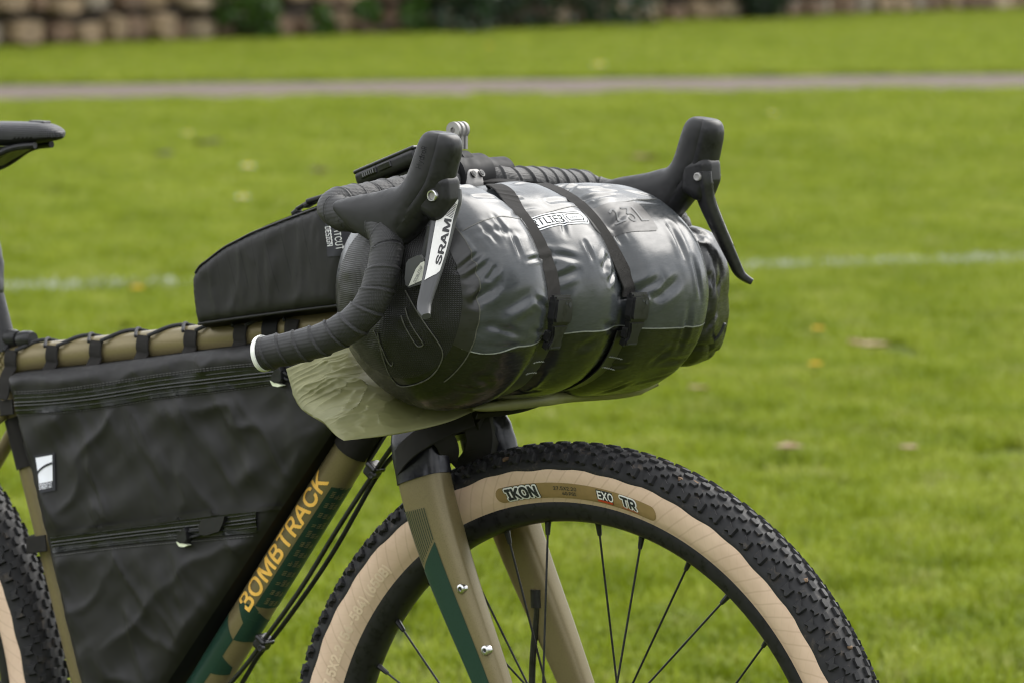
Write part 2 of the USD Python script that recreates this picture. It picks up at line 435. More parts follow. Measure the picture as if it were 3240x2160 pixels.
def grass_mat(name, tr=0.35):
    mat(name, {
        'g': ('geometry', {}),
        'n1': ('noise_texture', {'scale': 0.55, 'detail': 3.0}),
        'n2': ('noise_texture', {'scale': 3.2, 'detail': 6.0, 'roughness': 0.75}),
        'n3': ('noise_texture', {'scale': 160.0, 'detail': 1.0}),
        'a': ('math', {'math_type': 'multiply_add', 'value2': 0.62}),
        'a2': ('math', {'math_type': 'multiply', 'value2': 0.16}),
        'a3': ('math', {'math_type': 'multiply_add', 'value2': 0.30}),
        'nd': ('noise_texture', {'scale': 7.0, 'detail': 4.0, 'roughness': 0.7}),
        'rd': ('rgb_ramp', {'ramp': [(0.54, (0, 0, 0)), (0.72, (0.75, 0.75, 0.75))]}),
        'md': ('mix_color', {'b': (0.33, 0.325, 0.115)}),
        'c': ('rgb_ramp', {'ramp': GRASS_RAMP}),
        'p': ('principled_bsdf', {'roughness': 0.55, 'specular_ior_level': 0.15}),
        't': ('translucent_bsdf', {}),
        'x': ('mix_closure', {'fac': tr})},
        [('g.position', 'n1.vector'), ('g.position', 'n2.vector'), ('g.position', 'n3.vector'), ('n1.fac', 'a2.value1'), ('n2.fac', 'a.value1'), ('a2.value', 'a.value3'),
         ('n3.fac', 'a3.value1'), ('a.value', 'a3.value3'), ('a3.value', 'c.fac'), ('g.position', 'nd.vector'), ('nd.fac', 'rd.fac'), ('rd.color', 'md.fac'), ('c.color', 'md.a'), ('md.result', 'p.base_color'), ('md.result', 't.color'),
         ('p.BSDF', 'x.closure1'), ('t.BSDF', 'x.closure2')], surface='x.closure')


grass_mat('grass_blade')
mat('lawn_soil', {
    'g': ('geometry', {}),
    'n1': ('noise_texture', {'scale': 0.55, 'detail': 3.0}),
    'n2': ('noise_texture', {'scale': 3.4, 'detail': 6.0, 'roughness': 0.7}),
    'a': ('math', {'math_type': 'multiply_add', 'value2': 0.55}),
    'a2': ('math', {'math_type': 'multiply', 'value2': 0.45}),
    'c': ('rgb_ramp', {'ramp': [(0.3, (0.055, 0.082, 0.006)), (0.5, (0.095, 0.130, 0.011)), (0.70, (0.15, 0.175, 0.026))]}),
    'n3': ('noise_texture', {'scale': 220.0, 'detail': 3.0}),
    'b': ('bump', {'strength': 0.8, 'distance': 0.03}),
    'p': ('principled_bsdf', {'roughness': 0.9, 'specular_ior_level': 0.2})},
    [('g.position', 'n1.vector'), ('g.position', 'n2.vector'), ('g.position', 'n3.vector'), ('n1.fac', 'a2.value1'), ('n2.fac', 'a.value1'), ('a2.value', 'a.value3'), ('a.value', 'c.fac'),
     ('c.color', 'p.base_color'), ('n3.fac', 'b.height'), ('b.normal', 'p.normal')])
plain('path_surface', (0.110, 0.081, 0.064), 0.9, vary=0.18, scale=2.5, bump=0.6, bump_scale=160, dist=0.01)
plain('line_paint', (0.44, 0.46, 0.40), 0.8, vary=0.2, scale=30)
plain('stone_tan', (0.20, 0.142, 0.080), 0.9, vary=0.35, scale=9, bump=0.8, bump_scale=40, dist=0.02)
plain('stone_pale', (0.34, 0.265, 0.175), 0.9, vary=0.3, scale=9, bump=0.8, bump_scale=40, dist=0.02)
plain('stone_brown', (0.12, 0.074, 0.042), 0.9, vary=0.4, scale=9, bump=0.8, bump_scale=40, dist=0.02)
plain('stone_grey', (0.19, 0.157, 0.115), 0.9, vary=0.35, scale=9, bump=0.8, bump_scale=40, dist=0.02)
plain('mortar', (0.032, 0.022, 0.012), 0.95, vary=0.4, scale=6, bump=0.8, bump_scale=60, dist=0.02)


def leaf_mat(name, lo, hi, tr=0.25):
    mat(name, {
        'g': ('geometry', {}),
        'n': ('noise_texture', {'scale': 6.0, 'detail': 4.0}),
        'a': ('math', {'math_type': 'multiply_add', 'value2': 0.5}),
        'h': ('math', {'math_type': 'multiply', 'value2': 0.5}),
        'c': ('rgb_ramp', {'ramp': [(0.2, lo), (0.8, hi)]}),
        'p': ('principled_bsdf', {'roughness': 0.45, 'specular_ior_level': 0.4}),
        't': ('translucent_bsdf', {}),
        'x': ('mix_closure', {'fac': tr})},
        [('g.position', 'n.vector'), ('g.random_per_island', 'h.value1'), ('n.fac', 'a.value1'), ('h.value', 'a.value3'), ('a.value', 'c.fac'), ('c.color', 'p.base_color'),
         ('c.color', 't.color'), ('p.BSDF', 'x.closure1'), ('t.BSDF', 'x.closure2')], surface='x.closure')


leaf_mat('ivy_leaf', (0.010, 0.026, 0.008), (0.045, 0.085, 0.022))
leaf_mat('weed_leaf', (0.03, 0.07, 0.008), (0.10, 0.17, 0.03))
leaf_mat('dry_leaf', (0.30, 0.20, 0.10), (0.46, 0.33, 0.19), 0.2)
leaf_mat('red_leaf', (0.10, 0.045, 0.03), (0.20, 0.10, 0.06), 0.15)
leaf_mat('brown_leaf', (0.03, 0.022, 0.012), (0.08, 0.055, 0.03), 0.1)
plain('dandelion_yellow', (0.75, 0.47, 0.012), 0.7, vary=0.1)
plain('daisy_white', (0.75, 0.76, 0.74), 0.7, vary=0.05)
plain('stem_green', (0.07, 0.12, 0.02), 0.6)
plain('bark', (0.06, 0.045, 0.03), 0.9)


# ================================================================ the setting
def ground_patch(x0, x1, y0, y1, n, z, amp=0.0):
    xs, ys = np.linspace(x0, x1, n), np.linspace(y0, y1, n)
    X, Y = np.meshgrid(xs, ys, indexing='xy')
    v = np.stack([X.ravel(), Y.ravel(), np.full(X.size, z)], 1)
    return v, grid_faces(n, n)


obj('ground', facing(ground_patch(-400, 400, -400, 400, 9, 0.0), (0, 0, 1)), 'lawn_soil', kind='structure', smooth=False)
PATH_FAR = np.array([(-18.8337, 18.7987), (-15.2767, 26.1695)])
PATH_NEAR = np.array([(-16.9902, 16.8826), (-13.6134, 23.4062)])
LINE = np.array([(-7.2595, 6.7687), (-5.5255, 9.9696)])
WALL = np.array([(-24.3869, 24.5706), (-27.9117, 47.1602)])


def along(ab, t):
    return ab[0] + (ab[1] - ab[0]) * np.asarray(t, float)[:, None]


# the footpath: a low sheet with uneven edges, running on beyond the frame
t = np.linspace(-2.2, 3.2, 900)
e0, e1 = along(PATH_NEAR, t), along(PATH_FAR, t)
across = unit(e1 - e0)
e0 = e0 - across * (0.05 * fbm(np.column_stack([e0, 0 * t]), 1.7, 4, 3)[:, None])
e1 = e1 + across * (0.06 * fbm(np.column_stack([e1, 0 * t]), 1.5, 4, 5)[:, None])
mid = [e0 + (e1 - e0) * f for f in (0, 0.03, 0.25, 0.5, 0.75, 0.97, 1)]
zz = (0.002, 0.010, 0.018, 0.022, 0.018, 0.010, 0.002)
rows = np.stack([np.column_stack([m, np.full(len(t), z)]) for m, z in zip(mid, zz)], 1)
obj('path', facing((rows.reshape(-1, 3), grid_faces(len(t), 7)), (0, 0, 1)), 'path_surface', kind='structure')

EYE, LOOK = np.array([2.445233, -3.311871]), unit(np.array([-0.60516, 0.790578]))
SIDE = np.array([LOOK[1], -LOOK[0]])


# grass: small tiles of mown blades, scattered over the lawn that the photograph sees and well beyond it
def blades(n, size, seed, hmin, hmax, wid):
    r = np.random.default_rng(seed)
    base = np.column_stack([r.uniform(-size / 2, size / 2, (n, 2)), np.zeros(n)])
    a, lean = r.uniform(0, 2 * np.pi, n), r.uniform(0.1, 1.0, n)
    h, w = r.uniform(hmin, hmax, n), wid * r.uniform(0.7, 1.3, n)
    d = np.column_stack([np.cos(a), np.sin(a), np.zeros(n)])
    s = np.column_stack([-np.sin(a), np.cos(a), np.zeros(n)])
    midp = base + d * (h * lean * 0.25)[:, None] + V3(0, 0, 1) * (h * 0.62)[:, None]
    tip = base + d * (h * lean * 0.85)[:, None] + V3(0, 0, 1) * (h * (1.05 - 0.35 * lean))[:, None]
    v = np.stack([base - s * w[:, None] / 2, base + s * w[:, None] / 2, midp - s * w[:, None] * 0.42, midp + s * w[:, None] * 0.42, tip], 1).reshape(-1, 3)
    f = np.array([[0, 1, 3], [0, 3, 2], [2, 3, 4]])[None] + 5 * np.arange(n)[:, None, None]
    return v, f.reshape(-1, 3)


def scatter(name, protos, pos, size, seed, material, **tags):
    """A PointInstancer of tiles at the positions; each turned and scaled at random."""
    p = f'/World/{name}'
    pi = UsdGeom.PointInstancer.Define(stage, p)
    for i, m in enumerate(protos):
        usdkit.mesh(stage, f'{p}/tile_{i}', m, MAT[material])
        pi.GetPrototypesRel().AddTarget(f'{p}/tile_{i}')
    r = np.random.default_rng(seed)
    n = len(pos)
    a = r.uniform(0, 2 * np.pi, n)
    q = np.zeros((n, 4), np.float32)
    q[:, 0], q[:, 3] = np.cos(a / 2), np.sin(a / 2)
    pi.CreateProtoIndicesAttr(Vt.IntArray.FromNumpy(r.integers(0, len(protos), n).astype(np.int32)))
    pi.CreatePositionsAttr(Vt.Vec3fArray.FromNumpy(np.column_stack([pos, np.full(n, 0.002)]).astype(np.float32)))
    pi.CreateOrientationsAttr(Vt.QuathArray([Gf.Quath(float(w), 0.0, 0.0, float(z)) for w, z in zip(q[:, 0], q[:, 3])]))
    sc = r.uniform(0.8, 1.25, n)
    pi.CreateScalesAttr(Vt.Vec3fArray.FromNumpy(np.column_stack([np.ones(n) * 1.05, np.ones(n) * 1.05, sc]).astype(np.float32)))
    tag(pi.GetPrim(), **tags)


T = 0.42
ii, jj = np.meshgrid(np.arange(-30, 190), np.arange(-120, 121), indexing='ij')
cells = EYE + LOOK * (ii.ravel() * T)[:, None] + SIDE * (jj.ravel() * T)[:, None]
cells = cells + np.random.default_rng(3).uniform(-0.1, 0.1, cells.shape)
depth, side_off = (cells - EYE) @ LOOK, (cells - EYE) @ SIDE


def signed(pts, ab):
    d = unit(ab[1] - ab[0])
    return (pts - ab[0]) @ np.array([-d[1], d[0]])


near_s, far_s, wall_s = signed(cells, PATH_NEAR), signed(cells, PATH_FAR), signed(cells, WALL)
flip = np.sign(signed(EYE[None], PATH_NEAR)[0])
on_lawn = (near_s * flip > 0.18) | ((far_s * flip < -0.18) & (wall_s * np.sign(signed(EYE[None], WALL)[0]) > 0.15))
keep = on_lawn & (depth > -4) & (depth < 64) & (np.abs(side_off) < 7.0 + 0.42 * np.maximum(depth, 0))
near = keep & (depth < 22)
scatter('grass', [blades(2100, T * 1.1, 20 + k, 0.016, 0.046, 0.0042) for k in range(6)], cells[near], T, 5, 'grass_blade',
        label='short mown bright green lawn around the bicycle', cat='grass', kind='stuff')
far = keep & (depth >= 22)
scatter('far_grass', [blades(700, T * 1.1, 40 + k, 0.025, 0.065, 0.0065) for k in range(5)], cells[far], T, 6, 'grass_blade',
        label='grass lawn on both sides of the footpath in the distance', cat='grass', kind='stuff')

# the white line marked on the lawn: chalked blades, thin in places
r = np.random.default_rng(11)
ln = np.linalg.norm(LINE[1] - LINE[0])
d_line = unit(LINE[1] - LINE[0])
nb = 15000
s_ = r.uniform(-6, ln + 6, nb)
off = r.normal(0, 0.036, nb)
pos = LINE[0] + d_line * s_[:, None] + np.array([-d_line[1], d_line[0]]) * off[:, None]
keep_b = meshkit.fbm(np.column_stack([pos * 2.2, 0 * s_]), 4, 9) > r.uniform(0.34, 0.64, nb)
v, f = blades(nb, 1.0, 77, 0.022, 0.05, 0.0048)
v = v.reshape(nb, 5, 3)
v[:, :, :2] += (pos - v[:, :2, :2].mean(1))[:, None]
v[:, :, 2] += 0.002
v = v[keep_b]
f = (np.array([[0, 1, 3], [0, 3, 2], [2, 3, 4]])[None] + 5 * np.arange(len(v))[:, None, None]).reshape(-1, 3)
obj('line_marking', (v.reshape(-1, 3), f), 'line_paint', smooth=False, label='faint white line of chalk paint across the lawn behind the bicycle', cat='line marking', kind='stuff')

# ---------------------------------------------------------------- the rubble wall at the back of the lawn
wd = unit(WALL[1] - WALL[0])
wn = np.array([-wd[1], wd[0]])
if (EYE - WALL[0]) @ wn < 0:
    wn = -wn                                        # towards the camera
wall_len = np.linalg.norm(WALL[1] - WALL[0])
wall = thing('stone_wall', 'old rubble stone wall along the far edge of the lawn', 'wall', (*WALL[0], 0))


def wall_pt(s, o, z):
    s, o, z = np.broadcast_arrays(s, o, z)
    return np.column_stack([WALL[0][0] + wd[0] * s + wn[0] * o, WALL[0][1] + wd[1] * s + wn[1] * o, z])


W0, W1, WH = -24.0, wall_len + 16.0, 2.1
core = np.array([wall_pt(s, o, z)[0] for s in (W0, W1) for o in (-0.5, -0.06) for z in (-0.1, WH)])
obj('mortar_core', hull(core), 'mortar', wall, smooth=False)
r = np.random.default_rng(5)


def stone(s, z, w, h, d, seed):
    """One irregular stone of the wall face, centred at (s, z)."""
    q = np.random.default_rng(seed)
    a = np.linspace(0, 2 * np.pi, 9)[:-1] + q.uniform(-0.15, 0.15, 8)
    c, sn = np.cos(a), np.sin(a)
    k = 1 / np.maximum(np.abs(c), np.abs(sn)) ** 0.6
    px, pz = c * k * w / 2 * q.uniform(0.76, 1.03, 8), sn * k * h / 2 * q.uniform(0.76, 1.03, 8)
    rings = []
    for fo, o in ((0.95, -0.16), (1.0, -0.02 + d * 0.3), (0.86, d * 0.85)):
        rings.append(wall_pt(s + px * fo, o + q.uniform(-0.008, 0.008, 8), z + pz * fo))
    return loft(rings)


stones, z = [], 0.02
k = 0
while z < WH - 0.1:
    h = r.uniform(0.17, 0.33)
    s = W0 + r.uniform(0, 0.2)
    while s < W1:
        w = r.uniform(0.2, 0.62)
        hh = h * r.uniform(0.66, 1.04)
        stones.append((s + w / 2 + r.uniform(-0.03, 0.03), z + hh / 2 + r.uniform(-0.045, 0.045) * (1.0 if z > 0.1 else 0.0), w * 0.90, hh * 0.92, r.uniform(0.01, 0.13), k, ('stone_tan', 'stone_pale', 'stone_brown', 'stone_brown', 'stone_grey', 'stone_tan', 'stone_brown')[r.integers(0, 7)]))
        s += w
        k += 1
    z += h * 0.97
single = [q for q in stones if q[1] < 0.62 and -1.2 < q[0] < wall_len * 1.02]
single = sorted(single, key=lambda q: q[1] * 3 + q[0] * 0.05)[:290]
ids = {q[5] for q in single}
for q in single:
    obj('stone', stone(*q[:6]), q[6], wall, smooth=50)
for m in ('stone_tan', 'stone_pale', 'stone_brown', 'stone_grey'):
    rest = [stone(*q[:6]) for q in stones if q[5] not in ids and q[6] == m]
    obj('upper_stonework', join(*rest), m, wall, smooth=50, kind='stuff')


# ---------------------------------------------------------------- plants at the foot of the wall
def leafy(name, label, cat, s, o, w, dep, h, n, leaf, material, seed, group=None, lumps=9):
    q = np.random.default_rng(seed)
    base = wall_pt(s, o, 0.0)[0]
    t_ = thing(name, label, cat, base, group)
    cen = np.column_stack([q.uniform(-w / 2, w / 2, lumps), q.uniform(-dep / 2, dep / 2, lumps), h * q.uniform(0.15, 0.85, lumps)])
    rad = q.uniform(0.22, 0.4, lumps) * min(w, h)
    pick = q.integers(0, lumps, n)
    dirs = unit(q.normal(size=(n, 3)))
    p = cen[pick] + dirs * (rad[pick] * q.uniform(0.55, 1.05, n) ** 0.5)[:, None] * np.array([1.1, 0.8, 1.0])
    p[:, 2] = np.abs(p[:, 2])
    P = base + np.column_stack([wd[0] * p[:, 0] + wn[0] * p[:, 1], wd[1] * p[:, 0] + wn[1] * p[:, 1], p[:, 2]])
    nrm = unit(dirs + q.normal(0, 0.5, (n, 3)) + V3(0, 0, 0.5))
    u = unit(np.cross(nrm, q.normal(size=(n, 3))))
    vv = np.cross(nrm, u)
    L = leaf * q.uniform(0.6, 1.3, n)[:, None]
    shape = [(-0.5, 0), (-0.15, 0.36), (0.2, 0.3), (0.55, 0), (0.2, -0.3), (-0.15, -0.36)]
    v = np.stack([P + u * L * a + vv * L * b + nrm * L * (0.06 if b else -0.05) for a, b in shape], 1).reshape(-1, 3)
    f = np.array([[0, 2, 1], [0, 3, 2], [0, 4, 3], [0, 5, 4]])[None] + 6 * np.arange(n)[:, None, None]
    obj('foliage', (v, f.reshape(-1, 3)), material, t_, smooth=False)
    stems = []
    for c in cen:
        tip = base + V3(wd[0] * c[0] + wn[0] * c[1], wd[1] * c[0] + wn[1] * c[1], c[2])
        root = base + V3(*(wd * c[0] * 0.3), 0)
        stems.append(tube(spline([root, (root + tip) / 2 + V3(0, 0, 0.1 * h), tip], 6), np.linspace(0.012, 0.004, 6), 6))
    obj('stem', join(*stems), 'bark', t_)


def s_at(px_share):                                  # distance along the wall at a share of the picture's width
    return px_share


S_ = lambda xy: float((np.array(xy) - WALL[0]) @ wd)
SB = [S_(g) for g in [(-25.1621, 27.0646), (-25.1773, 28.1508), (-25.1047, 28.9288), (-25.6714, 31.1327), (-25.6312, 32.4983), (-26.3421, 34.9688), (-26.7078, 39.3237), (-26.8616, 39.1116), (-26.9502, 37.6264), (-27.8581, 45.4652), (-24.8550, 25.7670)]]
leafy('ivy_bush', 'large dark green ivy bush against the wall near the middle', 'bush', (SB[3] + SB[5]) / 2, 0.28, (SB[5] - SB[3]) * 0.95, 0.7, 1.9, 5200, 0.10, 'ivy_leaf', 1, lumps=26, group='ivy bushes at the wall')
leafy('ivy_bush', 'smaller dark ivy bush at the wall right of the large one', 'bush', SB[6], 0.22, 1.7, 0.5, 1.2, 1500, 0.10, 'ivy_leaf', 2, lumps=9, group='ivy bushes at the wall')
leafy('weed_clump', 'bright green weed clump at the wall foot near the left', 'weed', SB[1], 0.35, 0.9, 0.4, 0.5, 420, 0.10, 'weed_leaf', 3, lumps=7, group='weeds at the wall foot')
leafy('weed_clump', 'low green weeds at the wall foot left of the large ivy bush', 'weed', (SB[2] + SB[3]) / 2, 0.3, 1.8, 0.4, 0.36, 480, 0.09, 'weed_leaf', 4, lumps=8, group='weeds at the wall foot')

# ---------------------------------------------------------------- fallen leaves and flowers on the lawn


def fallen_leaf(xy, size, material, label, seed, group=None):
    q = np.random.default_rng(seed)
    out = []
    n = 9
    for i, u in enumerate(np.linspace(-1, 1, n)):
        wv = 0.42 * (1 - abs(u) ** 1.7) * (0.8 + 0.4 * (i % 2))
        for sgn in (-1, -0.5, 0, 0.5, 1):
            out.append((u * 0.6, sgn * wv, 0.07 * abs(sgn) + 0.05 * u * u + q.uniform(-0.02, 0.02)))
    v = np.array(out) * size
    a = q.uniform(0, 6.28)
    R = np.array([[math.cos(a), math.sin(a), 0], [-math.sin(a), math.cos(a), 0], [0, 0, 1]])
    top = v @ R + V3(xy[0], xy[1], 0.04)
    f = tri(grid_faces(n, 5))
    m = join((top, f), (top - V3(0, 0, 0.0012), f[:, ::-1]))
    obj('fallen_leaf', m, material, smooth=True, label=label, cat='leaf', group='fallen leaves on the lawn')


LV = [(-4.0933, 6.7927), (-2.9522, 4.7212), (-2.7574, 4.8888), (-6.6663, 9.7593), (-10.0304, 14.0037), (-10.3869, 12.0472), (-12.3660, 13.5524), (-3.8126, 5.6081), (-11.8157, 12.6066), (-3.0328, 5.7852), (-4.8475, 6.7463)]
fallen_leaf(LV[0], 0.105, 'dry_leaf', 'large pale tan fallen leaf on the lawn right of the rolled dry bag', 1)
fallen_leaf(LV[1], 0.07, 'dry_leaf', 'pale fallen leaf on the lawn above the front tyre', 2)
fallen_leaf(LV[2], 0.05, 'dry_leaf', 'small pale fallen leaf on the lawn to the right of the front tyre', 3)
fallen_leaf(LV[3], 0.10, 'dry_leaf', 'tan fallen leaf on the lawn between the dry bag and the far brake lever', 4)
fallen_leaf(LV[4], 0.12, 'dry_leaf', 'tan fallen leaf on the lawn just above the far handlebar grip tape', 5)
fallen_leaf(LV[5], 0.10, 'red_leaf', 'reddish fallen leaf on the lawn left of the handlebar computer', 6)
fallen_leaf(LV[6], 0.15, 'brown_leaf', 'dark brown fallen leaf on the lawn between saddle and handlebar', 7)
fallen_leaf(LV[7], 0.05, 'dry_leaf', 'tiny tan fallen leaf on the lawn under the right end of the dry bag', 8)
fallen_leaf(LV[8], 0.11, 'brown_leaf', 'smaller brown fallen leaf left of the dark brown one', 9)


def flower(kind, xy, size, label, seed, group=None, tall=0.05):
    q = np.random.default_rng(seed)
    t_ = thing(kind, label, 'flower', (*xy, 0), f'{kind} blooms in the lawn')
    top = V3(*xy, tall)
    obj('stalk', rod(V3(*xy, 0), top, 0.0016, 6), 'stem_green', t_)
    n = 22 if 'dand' in kind else 16
    rings = []
    for ring, (rr, hh) in enumerate(((1.0, 0.0), (0.7, 0.12), (0.4, 0.2)) if 'dand' in kind else ((1.0, 0.0),)):
        for i in range(n):
            a = 2 * np.pi * (i + 0.5 * ring) / n + q.uniform(-0.08, 0.08)
            d, s = V3(math.cos(a), math.sin(a), 0), V3(-math.sin(a), math.cos(a), 0)
            w = size * rr * 0.16
            b = top + V3(0, 0, hh * size)
            rings.append((np.array([b + d * size * 0.05, b + d * size * rr * 0.6 - s * w, b + d * size * rr + V3(0, 0, 0.1 * size), b + d * size * rr * 0.6 + s * w]), np.array([[0, 1, 2], [0, 2, 3]])))
    obj('petals', join(*rings), 'dandelion_yellow' if 'dand' in kind else 'daisy_white', t_, smooth=False)
    obj('flower_centre', rbox((size * 0.5, size * 0.5, size * 0.3), size * 0.14, at=top + V3(0, 0, size * 0.12)), 'dandelion_yellow', t_, smooth=True)


FD = [(-6.6949, 6.7730), (-3.8741, 6.2067), (-4.4067, 7.0196), (-21.4483, 27.5597), (-14.2453, 18.9781), (-3.0328, 5.7852), (-2.7406, 2.6189), (-24.5274, 38.3188)]
for i, (q, sz, lb) in enumerate(zip(FD, (0.023, 0.020, 0.020, 0.036, 0.022, 0.013, 0.010, 0.03), (
        'yellow dandelion on the lawn just left of the black top tube bag', 'yellow dandelion right of the dry bag, lower of two',
        'yellow dandelion right of the dry bag, upper of two', 'yellow dandelion beyond the footpath below the ivy bush', 'yellow dandelion at the near edge of the footpath',
        'yellow dandelion at the right edge of the photo beside the path of lawn', 'yellow dandelion low on the lawn behind the frame', 'yellow dandelion beyond the footpath at the far right'))):
    if i in (0, 1, 2, 3):
        flower('dandelion', q, sz, lb, 30 + i)
DS = [(-17.8944, 24.3151), (-10.7663, 12.0015), (-12.9447, 14.0564), (-9.3373, 10.3110), (-12.1594, 18.2140), (-16.6079, 18.0584), (-10.1479, 10.5702)]
for i, (q, sz, lb) in enumerate(zip(DS, (0.060, 0.036, 0.034, 0.030, 0.030), (
        'white daisy bloom beyond the footpath, brightest on the lawn', 'white daisy on the lawn above the top tube bag, the brighter one', 'pale daisy on the lawn near the saddle side, farthest of three',
        'pale daisy on the lawn just above the top tube bag', 'pale daisy on the lawn right of the far brake hood'))):
    flower('daisy', q, sz, lb, 50 + i)

# ---------------------------------------------------------------- the trees on the camera's side of the park: out of the picture, mirrored darkly in the coated cloth


def park_tree(seed, h):
    q = np.random.default_rng(seed)
    n, lumps = 1500, 26
    cen = np.column_stack([q.normal(0, 0.20 * h, (lumps, 2)), h * q.uniform(0.28, 0.9, lumps)])
    cen[:, :2] *= (1.15 - np.abs(cen[:, 2:] / h - 0.55))
    rad = q.uniform(0.09, 0.17, lumps) * h
    k = q.integers(0, lumps, n)
    d = unit(q.normal(size=(n, 3)))
    p = cen[k] + d * (rad[k] * q.uniform(0.5, 1.05, n))[:, None]
    u = unit(np.cross(d + q.normal(0, 0.5, (n, 3)), q.normal(size=(n, 3))))
    w = unit(np.cross(u, d))
    L_ = q.uniform(0.35, 0.75, n)[:, None]
    v = np.stack([p - u * L_, p - w * L_ * 0.5, p + u * L_, p + w * L_ * 0.5], 1).reshape(-1, 3)
    f = np.array([[0, 1, 2], [0, 2, 3]])[None] + 4 * np.arange(n)[:, None, None]
    parts = [(v, f.reshape(-1, 3)), tube(spline([(0, 0, 0), (0.1, 0.05, h * 0.25), (0, 0, h * 0.7)], 8), np.linspace(0.035 * h, 0.012 * h, 8), 8)]
    for c in cen[:9]:
        parts.append(tube(spline([(0, 0, h * 0.22), c * V3(0.5, 0.5, 0.75), c], 6), np.linspace(0.014 * h, 0.004 * h, 6), 6))
    return join(*parts)


qa = np.random.default_rng(91)
ang = np.radians(np.linspace(-88, 88, 26)) + qa.uniform(-0.03, 0.03, 26)
rad_ = qa.uniform(33, 42, 26)
base_dir = -LOOK
pos_t = np.column_stack([(base_dir[0] * np.cos(ang) - base_dir[1] * np.sin(ang)) * rad_, (base_dir[0] * np.sin(ang) + base_dir[1] * np.cos(ang)) * rad_])
scatter('tree_line', [park_tree(60 + k, 8.5 + k) for k in range(3)], pos_t, 1, 8, 'ivy_leaf',
        label='row of dark green park trees behind the photographer', cat='trees', kind='stuff')


# ================================================================ the bicycle
bike = thing('bicycle', 'khaki gravel bicycle with dark green camouflage marks, loaded with black bags', 'bicycle', (-0.52, 0, 0))
HUB_Z = 0.347
# half the tyre's cross-section from the bead to the crown of the tread: radius, sideways
PROFILE = np.array([(0.2895, 0.0150), (0.2930, 0.0172), (0.2990, 0.0222), (0.3070, 0.0258), (0.3150, 0.0275), (0.3225, 0.0274), (0.3295, 0.0254),
                    (0.3355, 0.0215), (0.3395, 0.0165), (0.3420, 0.0110), (0.3434, 0.0055), (0.3438, 0.0)])
PROFILE = spline(PROFILE, 240)
ARC = np.concatenate([[0], np.cumsum(np.linalg.norm(np.diff(PROFILE, axis=0), axis=1))])      # metres up from the bead
CROWN = ARC[-1]


def tyre_pt(center, phi, arc, side, off=0.0):
    """A point on the tyre: phi turns clockwise from the top, arc is the distance up from the bead, side -1 is the near side."""
    phi, arc, off = np.broadcast_arrays(np.asarray(phi, float), np.asarray(arc, float), np.asarray(off, float))
    over = arc > CROWN
    a = np.where(over, 2 * CROWN - arc, arc)
    sd = np.where(over, -side, side)
    R, Y = np.interp(a, ARC, PROFILE[:, 0]), np.interp(a, ARC, PROFILE[:, 1])
    e = 0.0006
    dR = np.interp(a + e, ARC, PROFILE[:, 0]) - np.interp(a - e, ARC, PROFILE[:, 0])
    dY = np.interp(a + e, ARC, PROFILE[:, 1]) - np.interp(a - e, ARC, PROFILE[:, 1])
    l = np.hypot(dR, dY) + 1e-12
    nR, nY = -dY / l, dR / l
    R, Y = R + nR * off, Y + nY * off
    return np.stack([center[0] + R * np.sin(phi), center[1] + sd * Y, center[2] + R * np.cos(phi)], -1)


TAN_TOP = float(np.interp(0.3232, PROFILE[:, 0], ARC))
PITCH_N = 108
KNOBS = [                                           # outline (along, across in mm), height, distance from the crown, phase
    ([(-5.2, 4.6), (-4.2, -3.6), (-0.4, -2.0), (3.6, -4.6), (5.6, -3.4), (5.0, 4.2), (0.6, 1.8)], 0.0054, 0.0268, 0.50, 'side_knob'),
    ([(-3.6, 3.0), (-3.0, -2.4), (0.2, -1.4), (3.6, -3.0), (3.8, 1.6), (0.6, 3.2)], 0.0040, 0.0178, 0.02, 'small_knob'),
    ([(-3.9, 2.4), (-3.4, -2.2), (3.4, -2.8), (4.0, 1.8)], 0.0035, 0.0112, 0.42, 'small_knob'),
    ([(-4.6, 2.4), (-4.8, -1.6), (-2.4, -3.0), (3.6, -3.0), (5.0, -0.6), (3.4, 2.6)], 0.0034, 0.0040, 0.84, 'centre_knob'),
]


def knob(center, kind, k, side):
    pts, h, dist, phase, _ = KNOBS[kind]
    p = np.array(pts) * 1e-3
    ph0 = 2 * np.pi * (k + phase + (0.5 if side > 0 else 0)) / PITCH_N
    rings = []
    c = p.mean(0)
    for fo, off in ((1.10, -0.0008), (1.0, h * 0.75), (0.88, h)):
        q = c + (p - c) * fo
        rings.append(tyre_pt(center, ph0 + q[:, 0] / 0.342, CROWN - dist + q[:, 1] * 1.0, side, off))
    return loft(rings)


